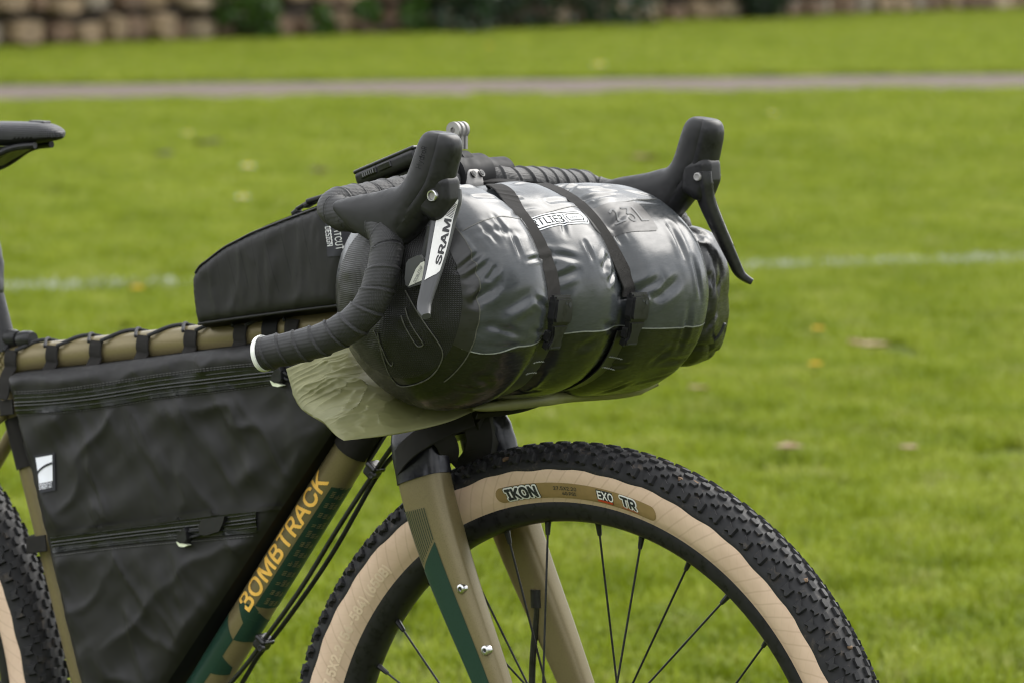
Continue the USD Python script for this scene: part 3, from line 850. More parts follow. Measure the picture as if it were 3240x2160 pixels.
def make_wheel(name, cx, singles, seed, label):
    w = thing(name, None, None, (cx, 0, HUB_Z), parent=bike)
    tag(stage.GetPrimAtPath(w), label)
    cen = (cx, 0.0, HUB_Z)
    n = 420
    phi = np.arange(n + 1) * 2 * np.pi / n
    for side in (-1, 1):                             # tan rubber sides, with texture coordinates in metres
        arcs = np.linspace(0.0, TAN_TOP + 0.0012, 16)
        P, A = np.meshgrid(phi, arcs, indexing='ij')
        v = tyre_pt(cen, P, A, side).reshape(-1, 3)
        m = facing((v, grid_faces(n + 1, 16)), v - V3(cx, 0, HUB_Z) - unit((v - V3(cx, 0, HUB_Z)) * V3(1, 0, 1)) * 0.316)
        obj('tyre_sidewall', m, 'tan_sidewall', w, smooth=True, uv=np.column_stack([(P * 0.31).ravel(), A.ravel()]))
    wav = lambda ph: TAN_TOP + 0.00055 * np.sin(ph * 54) + 0.0006 * np.sin(ph * 23 + 1.3)
    rows = np.linspace(0, 1, 44)
    P, Tt = np.meshgrid(phi[:-1], rows, indexing='ij')
    lo, hi = wav(P), 2 * CROWN - wav(P + 0.4)
    A = lo + (hi - lo) * Tt
    edge = np.minimum(Tt, 1 - Tt)
    off = 0.0009 * smoothstep(0, 0.03, edge) - 0.0002
    for q in (0.0222, 0.0145, 0.0075):               # fine moulded ribs round the tread
        off = off + 0.0003 * (np.exp(-((A - (CROWN - q)) / 0.0006) ** 2) + np.exp(-((A - (CROWN + q)) / 0.0006) ** 2))
    v = tyre_pt(cen, P, A, -1, off)
    v = np.concatenate([v, v[:1]], 0).reshape(-1, 3)
    obj('tread', facing((v, grid_faces(n + 1, 44)), v - V3(cx, 0, HUB_Z) - unit((v - V3(cx, 0, HUB_Z)) * V3(1, 0, 1)) * 0.316), 'rubber_tread', w, smooth=True)
    every = [(kd, k, sd) for kd in range(4) for k in range(PITCH_N) for sd in (-1, 1)]
    chosen = [q for q in every if singles(q)]
    for q in chosen:
        obj(KNOBS[q[0]][4], knob(cen, *q), 'rubber_tread', w, smooth=25)
    ch = set(chosen)
    obj('tread_knobs', join(*[knob(cen, *q) for q in every if q not in ch]), 'rubber_tread', w, smooth=25, kind='stuff')
    # rim: a deep black section, its upper edge showing against the tyre
    sec = np.array([(0.2912, -0.0128), (0.2936, -0.0140), (0.2938, -0.0165), (0.2920, -0.0176), (0.2870, -0.0176), (0.2820, -0.0168), (0.2775, -0.0140), (0.2748, -0.0095),
                    (0.2736, -0.004), (0.2734, 0.0), (0.2736, 0.004), (0.2748, 0.0095), (0.2775, 0.0140), (0.2820, 0.0168), (0.2870, 0.0176), (0.2920, 0.0176), (0.2938, 0.0165), (0.2936, 0.0140), (0.2912, 0.0128),
                    (0.288, 0.010), (0.2865, 0.0), (0.288, -0.010)])
    m_ = 240
    ph = np.arange(m_) * 2 * np.pi / m_
    v = np.stack([cx + sec[None, :, 0] * np.sin(ph)[:, None], np.broadcast_to(sec[None, :, 1], (m_, len(sec))), HUB_Z + sec[None, :, 0] * np.cos(ph)[:, None]], -1)
    v = np.concatenate([v, v[:1]], 0)
    f = tri(grid_faces(m_ + 1, len(sec), True))
    obj('rim', facing((v.reshape(-1, 3), f), (v - np.stack([cx + 0.2835 * np.sin(np.append(ph, 0)), 0 * np.append(ph, 0), HUB_Z + 0.2835 * np.cos(np.append(ph, 0))], -1)[:, None]).reshape(-1, 3)), 'rim_black', w, smooth=40)
    # hub, spokes, nipples
    prof = [(0.008, -0.052), (0.0095, -0.05), (0.0095, -0.038), (0.018, -0.036), (0.033, -0.033), (0.033, -0.030), (0.016, -0.026), (0.0135, 0.0), (0.016, 0.024), (0.033, 0.028), (0.033, 0.031), (0.018, 0.034), (0.0095, 0.040), (0.0095, 0.05), (0.008, 0.052)]
    a = np.arange(32) * 2 * np.pi / 32
    obj('hub', loft([np.stack([cx + rr * np.cos(a), np.full(32, yy), HUB_Z + rr * np.sin(a)], 1) for rr, yy in prof]), 'black_plastic', w, smooth=30)
    for k in range(32):
        fi = math.radians(1.9 + 11.25 * k)
        e, t_ = V3(math.sin(fi), 0, math.cos(fi)), V3(math.cos(fi), 0, -math.sin(fi))
        near_side = k % 2 == 1
        sgn = 1 if k % 4 in (2, 3) else -1
        c = V3(cx, 0, HUB_Z)
        y = -0.0315 if near_side else 0.0295
        p0 = c + e * 0.2742 + V3(0, 0.0025 * (-1 if near_side else 1), 0)
        p1 = c - t_ * 0.0305 * sgn + e * 0.004 + V3(0, y, 0)
        d = unit(p1 - p0)
        obj('spoke', tube(np.linspace(p0, p1, 3), 0.00105, 8), 'spoke_black', w)
        a0, a1 = p0 - d * 0.002, p0 + d * 0.0125
        obj('nipple', tube(np.linspace(a0, a1, 5), [0.0030, 0.0030, 0.0026, 0.0024, 0.0020], 8), 'black_plastic', w)
    return w, cen


def in_view_front(q):
    kd, k, sd = q
    f = ((k + KNOBS[kd][3] + (0.5 if sd > 0 else 0)) / PITCH_N * 360 + 180) % 360 - 180
    if sd < 0:
        return -72 < f < 78 if kd == 0 else -22 < f < 78
    return kd == 3 and -5 < f < 78


fw, FW = make_wheel('front_wheel', 0.0, in_view_front, 1, 'front wheel with tan sidewall tyre')
rw, RW = make_wheel('rear_wheel', -1.004, lambda q: q[2] < 0 and 18 < ((q[1] + KNOBS[q[0]][3]) / PITCH_N * 360) < 72, 2, 'rear wheel with tan sidewall tyre')

# print on the front tyre: a brown panel with lettering, and moulded size marks
PHI0 = 0.0


def on_tyre(phi0, arc0, off, tilt=0.0):
    return lambda u, v: tyre_pt(FW, phi0 + np.asarray(u) / 0.303, arc0 + np.asarray(v), -1, off)


def tyre_print(name, shape, phi0, arc0, off, material):
    v, f = flat(shape, on_tyre(phi0, arc0, off), 0.003)
    obj(name, facing((v, f), (0.0, -1, 0.0)), material, fw, smooth=False)


a_lo = float(np.interp(0.2975, PROFILE[:, 0], ARC))
L0, L1 = math.radians(-16.6), math.radians(17.8)
length = (L1 - L0) * 0.303
panel = sbox(0.006, 0.0, length - 0.006, 0.0150).buffer(0.0035).intersection(sbox(-1, -0.001, 1, 0.0168))
panel = sbox(0.007, 0.0, length - 0.007, 0.0155).union(Point(0.007, 0.00775).buffer(0.00775)).union(Point(length - 0.007, 0.00775).buffer(0.00775))
tyre_print('tyre_label', panel, L0, a_lo, 0.0003, 'tyre_label')


def slant(g, k=0.12):
    return affinity.skew(g, math.degrees(math.atan(k)), 0, origin=(0, 0))


def lettering(name, text, h, phi, v0, material, outline=None, stretch=1.0, off=0.0006, weight=0.0, sl=0.0):
    g = affinity.scale(text_shape(text, h), stretch, 1, origin=(0, 0))
    if weight:
        g = g.buffer(weight)
    if sl:
        g = slant(g, sl)
    if outline:
        for k, (extra, m_) in enumerate(outline):
            tyre_print(name + '_outline', g.buffer(extra), phi, a_lo + v0, off + 0.0003 * k, m_)
        off += 0.0003 * len(outline)
    tyre_print(name, g, phi, a_lo + v0, off, material)
    return g.bounds[2]


lettering('lettering', 'IKON', 0.0098, math.radians(-14.2), 0.0028, 'dark_print', [(0.0019, 'dark_print'), (0.0013, 'white_print')], 1.02, weight=0.0005, sl=-0.12)
lettering('lettering', '27.5X2.20', 0.0034, math.radians(-4.0), 0.0087, 'dark_print', stretch=1.12)
lettering('lettering', '60 PSI', 0.0034, math.radians(-2.3), 0.0036, 'dark_print', stretch=1.05)
box_ = sbox(0, 0, 0.0182, 0.0122)
tyre_print('badge', affinity.skew(box_, -6, 0, origin=(0, 0)), math.radians(5.3), a_lo + 0.0018, 0.0006, 'dark_print')
tyre_print('badge_stripe', affinity.skew(sbox(0.0005, 0.0004, 0.0178, 0.0026), -6, 0, origin=(0, 0)), math.radians(5.3), a_lo + 0.0018, 0.0009, 'red_print')
lettering('lettering', 'EXO', 0.0078, math.radians(5.45), 0.0050, 'white_print', stretch=0.86, off=0.0009, sl=-0.1)
lettering('lettering', 'TR', 0.0085, math.radians(10.6), 0.0048, 'dark_print', [(0.0013, 'white_print')], 1.15, weight=0.0003, sl=-0.25)
lettering('lettering', 'TUBELESS READY', 0.0018, math.radians(10.4), 0.0016, 'red_print', stretch=0.95)

g = text_shape('27.5X2.2 (56-584) (650B)', 0.0092, False)
g = affinity.scale(g, 0.92, 1, origin=(0, 0))
ring = g.buffer(0.0005).difference(g.buffer(-0.0006))
tyre_print('moulded_lettering', ring, math.radians(-73.5), a_lo + 0.0035, 0.0004, 'raised_rubber')

# dried mud caught between the knobs
q = np.random.default_rng(4)
for ph, arc, sz in ((19.0, 0.0135, 0.0065), (21.0, 0.0085, 0.005), (45, 0.006, 0.005), (57, 0.004, 0.005), (-13.5, 0.022, 0.005)):
    c = tyre_pt(FW, math.radians(ph), CROWN - arc, -1, 0.0004)
    pts = c + q.normal(size=(26, 3)) * V3(1, 0.9, 0.7) * sz * 0.35
    obj('mud_spot', hull(pts), 'dried_mud', fw, smooth=20)


# ---------------------------------------------------------------- frame
def tube_fn(a, b, r, roll_ref):
    """Mapping of a straight tube's surface: (metres along, metres round) -> points; round = 0 at the side looking along roll_ref."""
    a, b = np.array(a, float), np.array(b, float)
    t = unit(b - a)
    n = unit(np.array(roll_ref, float) - t * (np.array(roll_ref, float) @ t))
    s = np.cross(t, n)

    def fn(u, v, off=0.0004):
        u, v = np.asarray(u, float), np.asarray(v, float)
        an = v / r
        return a + t * u[..., None] + (n * np.cos(an)[..., None] + s * np.sin(an)[..., None]) * (r + off)
    return fn


TT0, TT1 = V3(-0.742, 0, 0.7195), V3(-0.205, 0, 0.7965)
ST0, ST1 = V3(-0.584, 0, 0.285), V3(-0.7375, 0, 0.732)
DT0, DT1 = V3(-0.580, 0, 0.263), V3(-0.205, 0, 0.768)
HT0, HT1 = V3(-0.167, 0, 0.690), V3(-0.229, 0, 0.858)
R_TT, R_DT, R_ST = 0.0150, 0.0185, 0.0150
frame = obj('top_tube', rod(TT0, TT1, R_TT, 40, 3), 'khaki_paint', bike, smooth=30)
obj('down_tube', rod(DT0, DT1, R_DT, 48, 3), 'khaki_paint', bike, smooth=30)
obj('seat_tube', rod(ST0, ST1, R_ST, 40, 3), 'khaki_paint', bike, smooth=30)
obj('head_tube', tube(np.linspace(HT0, HT1, 9), [0.0245, 0.0245, 0.0225, 0.022, 0.022, 0.022, 0.0225, 0.0245, 0.0245], 40), 'khaki_paint', bike, smooth=30)
# weld bead where the top tube meets the seat tube
a = np.linspace(0, 2 * np.pi, 120, endpoint=False)
tt, st = unit(TT1 - TT0), unit(ST1 - ST0)
bead = []
for an in a:
    s_, n_ = V3(0, 1, 0), np.cross(tt, V3(0, 1, 0))
    p = TT0 + (s_ * math.cos(an) + n_ * math.sin(an)) * (R_TT + 0.0002)
    # slide along the top tube to the seat tube's surface
    best = p
    for u in np.linspace(-0.03, 0.05, 161):
        x = p + tt * u
        d = np.linalg.norm((x - ST0) - st * ((x - ST0) @ st))
        if d >= R_ST + 0.0004 and (x - ST0) @ V3(1, 0, 0.3) > ((st * ((x - ST0) @ st)) @ V3(1, 0, 0.3)):
            best = x
            break
    bead.append(best)
bead = np.array(bead)
ring_ = tube(np.vstack([bead, bead[:1]]), 0.0024 + 0.0007 * np.sin(np.arange(121) * 2 * np.pi / 120 * 30), 8, cap=False)
obj('weld_bead', ring_, 'khaki_paint', bike, smooth=40)
# bottom bracket, stays, cranks: below and behind the picture, kept simple but whole
BB = V3(-0.582, 0, 0.275)
obj('bottom_bracket', rod(BB - V3(0, 0.037, 0), BB + V3(0, 0.037, 0), 0.021, 32), 'khaki_paint', bike, smooth=30)
for sd in (-1, 1):
    ax = V3(-1.004, sd * 0.066, HUB_Z)
    obj('seat_stay', tube(spline([V3(-0.722, sd * 0.016, 0.672), V3(-0.80, sd * 0.045, 0.60), V3(-0.93, sd * 0.062, 0.45), ax], 24), 0.0075, 14), 'khaki_paint', bike)
    obj('chain_stay', tube(spline([BB + V3(-0.01, sd * 0.026, 0), V3(-0.72, sd * 0.046, 0.30), V3(-0.90, sd * 0.062, 0.33), ax], 24), np.linspace(0.011, 0.008, 24), 14), 'khaki_paint', bike)
    obj('crank_arm', hull(np.vstack([rbox((0.03, 0.014, 0.03), 0.006, at=BB + V3(0, sd * 0.062, 0))[0], rbox((0.022, 0.012, 0.022), 0.005, at=BB + V3(0.165 * sd, sd * 0.070, -0.02))[0]])), 'black_plastic', bike)
    obj('pedal', rbox((0.09, 0.095, 0.018), 0.006, at=BB + V3(0.165 * sd, sd * 0.128, -0.02)), 'black_plastic', bike)
th = np.arange(80) * 2 * np.pi / 80
cr = np.where(np.arange(80) % 2 == 0, 0.081, 0.075)
obj('chainring', loft([np.stack([BB[0] + cr * s * np.cos(th), np.full(80, -0.046 + y), BB[2] + cr * s * np.sin(th)], 1) for y, s in ((0.0, 1), (0.003, 1))]), 'spoke_black', bike)

# ---- dark green marks, yellow lettering
dt = tube_fn(DT0, DT1, R_DT, V3(0.45, -1, 0.0))
DTL = np.linalg.norm(DT1 - DT0)
dt_dir = unit(DT1 - DT0)


def dt_along(p):
    return float((np.array(p) - DT0) @ dt_dir)


def dt_patch(name, shape, material, off=0.0004):
    v, f = flat(shape, lambda u, w: dt(u, w, off), 0.004)
    n = v - DT0 - dt_dir * ((v - DT0) @ dt_dir)[:, None]
    obj(name, facing((v, f), n), material, bike, smooth=True)


# along the tube (metres), round it (metres; positive turns towards the underside or the top, see ROUND)
u_top, u_low = dt_along((-0.2855, 0.0000, 0.6283)), dt_along((-0.4001, -0.0000, 0.5036))
ROUND = -1.0 if dt(np.array([0.3]), np.array([0.01]))[0][2] > dt(np.array([0.3]), np.array([-0.01]))[0][2] else 1.0
R2 = lambda pts: Polygon([(u, ROUND * v) for u, v in pts]).buffer(0)
text = affinity.scale(text_shape('BOMBTRACK', 0.0175), 1.0, 1, origin=(0, 0))
t_len = u_top - u_low
text = affinity.scale(text, t_len / text.bounds[2], 1, origin=(0, 0))
notch = Polygon([(-0.002, 0.004), (0.0045, 0.0075), (0.0045, 0.0105), (-0.002, 0.0125)])
text = text.difference(notch)
flipv = 1.0
word = affinity.translate(text, u_low, 0)
# the capitals stand with their feet towards the underside
word = affinity.scale(word, 1, -ROUND, origin=(0, 0))
word = affinity.translate(word, 0, -ROUND * -0.0005)
dt_patch('lettering', word, 'yellow_print', 0.0006)
e = 0.0003
G1A, G1B = [(0.4656, 0.0051), (0.4689, 0.0141), (0.4686, 0.0257)], [(0.3141, 0.0207), (0.31, 0.0025), (0.3467, 0.0031), (0.389, 0.0036), (0.4306, 0.0044)]
vs = 1.0 if G1A[-1][1] > G1B[2][1] else -1.0         # which way round leads to the underside
around = vs * 0.046
dt_patch('green_mark', Polygon(G1A + [(G1A[-1][0], around), (G1B[0][0], around)] + G1B).buffer(0), 'dark_green_paint')
G2A, G2B = [(0.2993, -0.0154), (0.3065, -0.005), (0.31, 0.0025), (0.3044, 0.0114), (0.2968, 0.0258)], [(0.2689, 0.0162), (0.2646, 0.0016), (0.2772, 0.0015), (0.2865, 0.0014), (0.2927, -0.0059)]
dt_patch('green_mark', Polygon(G2A + [(G2A[-1][0], around), (G2B[0][0], around)] + G2B).buffer(0), 'dark_green_paint')
G3 = [(0.2768, -0.0174), (0.2716, -0.0092), (0.2644, 0.0018), (0.2534, 0.0013), (0.2424, 0.0012), (0.2349, 0.0163), (0.2258, 0.0181), (0.2189, -0.0001), (0.2048, -0.0006)]
dt_patch('green_mark', Polygon(G3 + [(G3[-1][0] - 0.05, G3[-1][1]), (G3[-1][0] - 0.05, -vs * 0.04), (G3[0][0] + 0.004, -vs * 0.04)]).buffer(0), 'dark_green_paint')
# rows of small tally strokes on the green
q = np.random.default_rng(8)
strokes = []
u = u_low + 0.004
while u < u_top + 0.004:
    for v0, ln_ in ((0.0085, 0.0035), (0.0135, 0.004), (0.0185, 0.0035)):
        for k in range(q.integers(2, 5)):
            uu = u + k * 0.0021
            strokes.append(R2([(uu, v0), (uu + 0.0009, v0), (uu + 0.0009 + 0.001, v0 + ln_), (uu + 0.001, v0 + ln_)]))
        if q.random() < 0.6:
            strokes.append(R2([(u, v0 + ln_ * 0.5), (u + 0.006, v0 + ln_ * 0.55), (u + 0.006, v0 + ln_ * 0.68), (u, v0 + ln_ * 0.63)]))
    u += 0.0125
dt_patch('tally_strokes', unary_union(strokes), 'khaki_paint', 0.0006)

# ---- seat clamp, seat post, saddle
SP0 = ST1
SP_TOP = ST1 + st * 0.205
obj('seat_post', rod(ST1 - st * 0.05, SP_TOP, 0.0136, 32), 'black_plastic', bike, smooth=30)
obj('seat_clamp', rod(ST1 - st * 0.004, ST1 + st * 0.013, 0.0185, 32), 'black_plastic', bike, smooth=30)
cl = ST1 + st * 0.0045 + V3(0.020, 0, 0.0075)
for dx, nm in ((-0.004, 'clamp_lug'), (0.0165, 'clamp_lug')):
    obj(nm, tube(np.linspace(cl + V3(dx - 0.0085, -0.004, 0), cl + V3(dx + 0.0085, -0.004, 0.001), 5), [0.0080, 0.0092, 0.0092, 0.0092, 0.0078], 20), 'black_plastic', bike, smooth=40)
# slot in the seat tube
slot = tube_fn(ST0, ST1, R_ST, V3(0.8, -1, 0.0))
SL = np.linalg.norm(ST1 - ST0)
sh = unary_union([sbox(SL - 0.022, -0.0011, SL, 0.0011), Point(SL - 0.023, 0).buffer(0.0028)])
v, f = flat(sh, lambda u, w: slot(u, w + 0.004, 0.0004), 0.003)
obj('clamp_slot', facing((v, f), (0.6, -1, 0)), 'dark_print', bike, smooth=False)


def saddle_ring(x, w, zt, zb, n=28, sharp=0.7):
    a = np.arange(n) * 2 * np.pi / n
    c, s = np.cos(a), np.sin(a)
    y = w * np.sign(c) * np.abs(c) ** sharp
    z = np.where(s > 0, zt, zb) * np.abs(s) ** 0.8 * np.sign(s)
    z = np.where(s > 0, zt * np.abs(s) ** 0.8, -zb * np.abs(s) ** 0.8)
    return np.stack([np.full(n, x), y, z], 1)


SX, SZ = -0.6575, 0.9530
prof = [(0.000, 0.002, 0.0008, 0.003), (-0.002, 0.0075, 0.0030, 0.0048), (-0.008, 0.0130, 0.0062, 0.0066), (-0.018, 0.0165, 0.0092, 0.0085), (-0.030, 0.0185, 0.0104, 0.0105), (-0.055, 0.0210, 0.0104, 0.0140), (-0.10, 0.026, 0.0092, 0.0150),
        (-0.14, 0.034, 0.0085, 0.015), (-0.18, 0.047, 0.009, 0.015), (-0.215, 0.062, 0.012, 0.015), (-0.245, 0.071, 0.015, 0.014), (-0.265, 0.066, 0.015, 0.012), (-0.278, 0.045, 0.012, 0.008)]
rings = []
for x, w, zt, zb in prof:
    rg = saddle_ring(SX + x, w, zt, zb)
    rg[:, 2] += SZ
    rings.append(rg)
rings = np.array(rings)
rs = np.array([spline(rings[:, j], 60) for j in range(rings.shape[1])]).transpose(1, 0, 2)
v, f = loft(rs)
f = f if (np.cross(v[f[0, 1]] - v[f[0, 0]], v[f[0, 2]] - v[f[0, 0]]) @ (v[f[0, 0]] - rs[:2].reshape(-1, 3).mean(0))) > 0 else f[:, ::-1]
upper = np.array([v[t_][:, 2].mean() > SZ - 0.0035 - 0.005 * smoothstep(0, 0.1, SX - v[t_][:, 0].mean()) for t_ in f])
saddle = obj('saddle', (v, f[upper]), 'saddle_cover', bike, smooth=60)
obj('saddle_base', (v, f[~upper]), 'nylon_dark', saddle, smooth=60)
obj('saddle_channel', rbox((0.022, 0.012, 0.004), 0.0018, at=(SX - 0.034, 0.004, SZ + 0.0098)), 'black_plastic', saddle)
for sd in (-1, 1):
    obj('saddle_rail', tube(spline([V3(SX - 0.025, sd * 0.012, SZ - 0.012), V3(SX - 0.06, sd * 0.016, SZ - 0.018), V3(SX - 0.10, sd * 0.021, SZ - 0.036), V3(SX - 0.16, sd * 0.022, SZ - 0.040), V3(SX - 0.25, sd * 0.03, SZ - 0.016)], 40), 0.0036, 10), 'spoke_black', saddle)
obj('rail_socket', hull(np.array([V3(SX - 0.042, y, SZ - 0.013) for y in (-0.012, 0.012)] + [V3(SX - 0.09, y, SZ - 0.016) for y in (-0.016, 0.016)] + [V3(SX - 0.094, y, SZ - 0.036) for y in (-0.013, 0.013)] + [V3(SX - 0.074, y, SZ - 0.021) for y in (-0.011, 0.011)])), 'black_plastic', saddle)
obj('rail_clamp', rbox((0.045, 0.05, 0.02), 0.006, at=SP_TOP + V3(0, 0, 0.0)), 'black_plastic', bike)

# ---------------------------------------------------------------- fork
FORK_TOP = V3(-0.1620, 0, 0.700)


def blade_ring(c, a, b, ax_dir, sd, n=36, pw=0.62):
    """Section of a fork blade: a (fore and aft), b (sideways) are half sizes; corners rounded."""
    an = np.arange(n) * 2 * np.pi / n
    x = np.sign(np.cos(an)) * np.abs(np.cos(an)) ** pw * a
    y = np.sign(np.sin(an)) * np.abs(np.sin(an)) ** pw * b
    t = unit(ax_dir)
    fx = unit(V3(1, 0, 0) - t * t[0])
    fy = np.cross(t, fx)
    return c + fx * x[:, None] + fy * y[:, None]


# blade centre lines from the photograph: near side y -0.056, far side its mirror
fl = np.array([(-0.1600, 0.050, 0.690), (-0.1520, 0.0535, 0.662), (-0.1405, 0.0560, 0.630), (-0.1190, 0.0575, 0.580), (-0.0960, 0.0585, 0.534), (-0.0700, 0.0590, 0.484), (-0.0400, 0.0600, 0.424), (-0.0100, 0.0610, 0.366), (0.0, 0.0610, 0.347)])
fa = [0.0255, 0.0250, 0.0242, 0.0222, 0.0200, 0.0176, 0.0150, 0.0125, 0.0110]
fb = [0.0165, 0.0165, 0.0160, 0.0146, 0.0132, 0.0118, 0.0105, 0.0090, 0.0080]
blade_paths = {}
for sd in (-1, 1):
    ctr = spline(fl * V3(1, sd, 1), 60)
    tt_ = np.linspace(0, 1, 60)
    k_ = np.linspace(0, 1, len(fa))
    A_, B_ = np.interp(tt_, k_, fa), np.interp(tt_, k_, fb)
    tg = np.gradient(ctr, axis=0)
    blade_paths[sd] = (ctr, A_, B_, tg)
    obj('fork_blade', loft([blade_ring(ctr[i], A_[i], B_[i], tg[i], sd) for i in range(60)]), 'khaki_paint', bike, smooth=40)
    # shoulder of the blade, wrapped in black tape
    top = [blade_ring(V3(-0.170, sd * 0.030, 0.722), 0.021, 0.016, V3(0.1, sd * 0.75, -0.9), sd), blade_ring(V3(-0.1675, sd * 0.040, 0.712), 0.0245, 0.0175, V3(0.1, sd * 0.5, -0.95), sd)]
    rr = top + [blade_ring(ctr[i], A_[i] + 0.0009 + 0.0004 * ((i // 2) % 2), B_[i] + 0.0009 + 0.0004 * ((i // 2) % 2), tg[i], sd) for i in range(0, 7)]
    obj('tape_wrap', loft(rr), 'tape_electrical', bike, smooth=40)
obj('fork_crown', hull(np.vstack([rbox((0.046, 0.034, 0.03), 0.012, at=(-0.170, s * 0.030, 0.716))[0] for s in (-1, 1)])), 'khaki_paint', bike, smooth=40)
obj('crown_race', rod(HT0 + V3(0.0026, 0, -0.007), HT0 + V3(-0.0005, 0, 0.001), 0.0262, 40), 'black_plastic', bike, smooth=30)
# a loose end of tape on the far shoulder
obj('tape_end', ribbon(spline([(-0.1635, 0.0660, 0.6757), (-0.1520, 0.0660, 0.6703), (-0.1463, 0.0660, 0.6720)], 12), np.tile(V3(0.4, -0.6, 0.7), (12, 1)), 0.008, 0.0006), 'tape_electrical', bike)


def blade_fn(sd, off=0.0005):
    """(share down the blade, angle round it in degrees) -> points; angle 0 looks forward, 90 inwards for the far blade, 270 outwards for the near one."""
    ctr, A_, B_, tg = blade_paths[sd]
    s = np.linspace(0, 1, 60)
    C = CubicSpline(s, ctr)
    def fn(u, ang):
        u, ang = np.asarray(u, float), np.radians(np.asarray(ang, float))
        c = C(u)
        t = unit(C(u, 1))
        fx = unit(V3(1, 0, 0) - t * t[..., :1])
        fy = np.cross(t, fx)
        pw = 0.62
        x = np.sign(np.cos(ang)) * np.abs(np.cos(ang)) ** pw * (np.interp(u, s, A_) + off)
        y = np.sign(np.sin(ang)) * np.abs(np.sin(ang)) ** pw * (np.interp(u, s, B_) + off)
        return c + fx * x[..., None] + fy * y[..., None]
    return fn


bf = blade_fn(-1)
# which way round is outwards on the near blade
OUT = 90 if bf(0.4, 90.0)[1] < bf(0.4, 270.0)[1] else 270
sgn_out = 1 if OUT == 90 else -1


_an = np.radians(np.linspace(-180, 180, 1441))
_px, _py = (np.sign(f_(_an)) * np.abs(f_(_an)) ** 0.62 * h_ for f_, h_ in ((np.cos, 0.0215), (np.sin, 0.0142)))
_arc = np.concatenate([[0], np.cumsum(np.hypot(np.diff(_px), np.diff(_py)))])
_a_out = 90.0 if OUT == 90 else -90.0
_arc = _arc - np.interp(_a_out, np.degrees(_an), _arc)
_sg = 1.0 if np.cos(np.radians(_a_out + 20 * sgn_out)) < 0 else -1.0        # positive round = towards the back


def blade_print(name, shape, material, off=0.0005):
    """shape: share down the blade, metres round it from straight outwards (positive towards the back)."""
    fn = blade_fn(-1, off)
    dirn = 1.0 if np.interp(0.012, _arc, _px) < 0 else -1.0
    v, f = flat(affinity.scale(shape, 0.1, 1, origin=(0, 0)), lambda u, w: fn(np.asarray(u) * 10, np.degrees(np.interp(dirn * np.asarray(w), _arc, _an))), 0.0025)
    obj(name, facing((v, f), (-0.3, -1, 0)), material, bike, smooth=True)


blade_print('green_mark', Polygon([(0.262, -0.0045), (0.45, -0.0060), (0.97, -0.0065), (0.97, 0.034), (0.33, 0.034), (0.318, 0.020)]), 'dark_green_paint')
for k in range(11):
    w0 = -0.0040 + k * 0.0022
    blade_print('fine_stripe', Polygon([(0.175 - k * 0.0008, w0), (0.257 + k * 0.0048, w0), (0.257 + k * 0.0048, w0 + 0.0008), (0.175 - k * 0.0008, w0 + 0.0008)]), 'dark_green_paint')
# bolts in the near blade
for p in [(-0.0915, -0.0715, 0.5582), (-0.0628, -0.0715, 0.5042)]:
    p = np.array(p)
    bolt = loft([np.stack([p[0] + r_ * np.cos(th), np.full(80, p[1] + y_), p[2] + r_ * np.sin(th)], 1) for r_, y_ in ((0.0046, 0.004), (0.0046, -0.0004), (0.0042, -0.0018), (0.0030, -0.0026), (0.0022, -0.0027), (0.0020, -0.0012))])
    b_ = obj('bolt', bolt, 'alloy', bike, smooth=30)
    obj('bolt_socket', rod(p + V3(0, -0.0010, 0), p + V3(0, -0.0013, 0), 0.0019, 6), 'dark_print', b_)
# brake hose at the far blade, entering a moulded port
hz = [(-0.0942, 0.0460, 0.5399), (-0.0930, 0.0460, 0.5244), (-0.0954, 0.0460, 0.5035), (-0.0978, 0.0460, 0.4784), (-0.0986, 0.0460, 0.4543), (-0.0981, 0.0460, 0.3996)]
port = np.array(hz[0])
obj('hose_port', hull(np.vstack([rbox((0.012, 0.012, 0.02), 0.005, at=port + V3(-0.002, 0.004, 0.008))[0], rbox((0.008, 0.01, 0.01), 0.004, at=port + V3(-0.012, 0.008, 0.03))[0]])), 'khaki_paint', bike, smooth=40)
obj('hose_boot', rod(port + V3(0, 0, 0.004), port + V3(0.0005, 0, -0.013), 0.0058, 16), 'black_plastic', bike, smooth=40)
obj('brake_hose', tube(spline(hz, 40), 0.0032, 12), 'hose_black', bike)

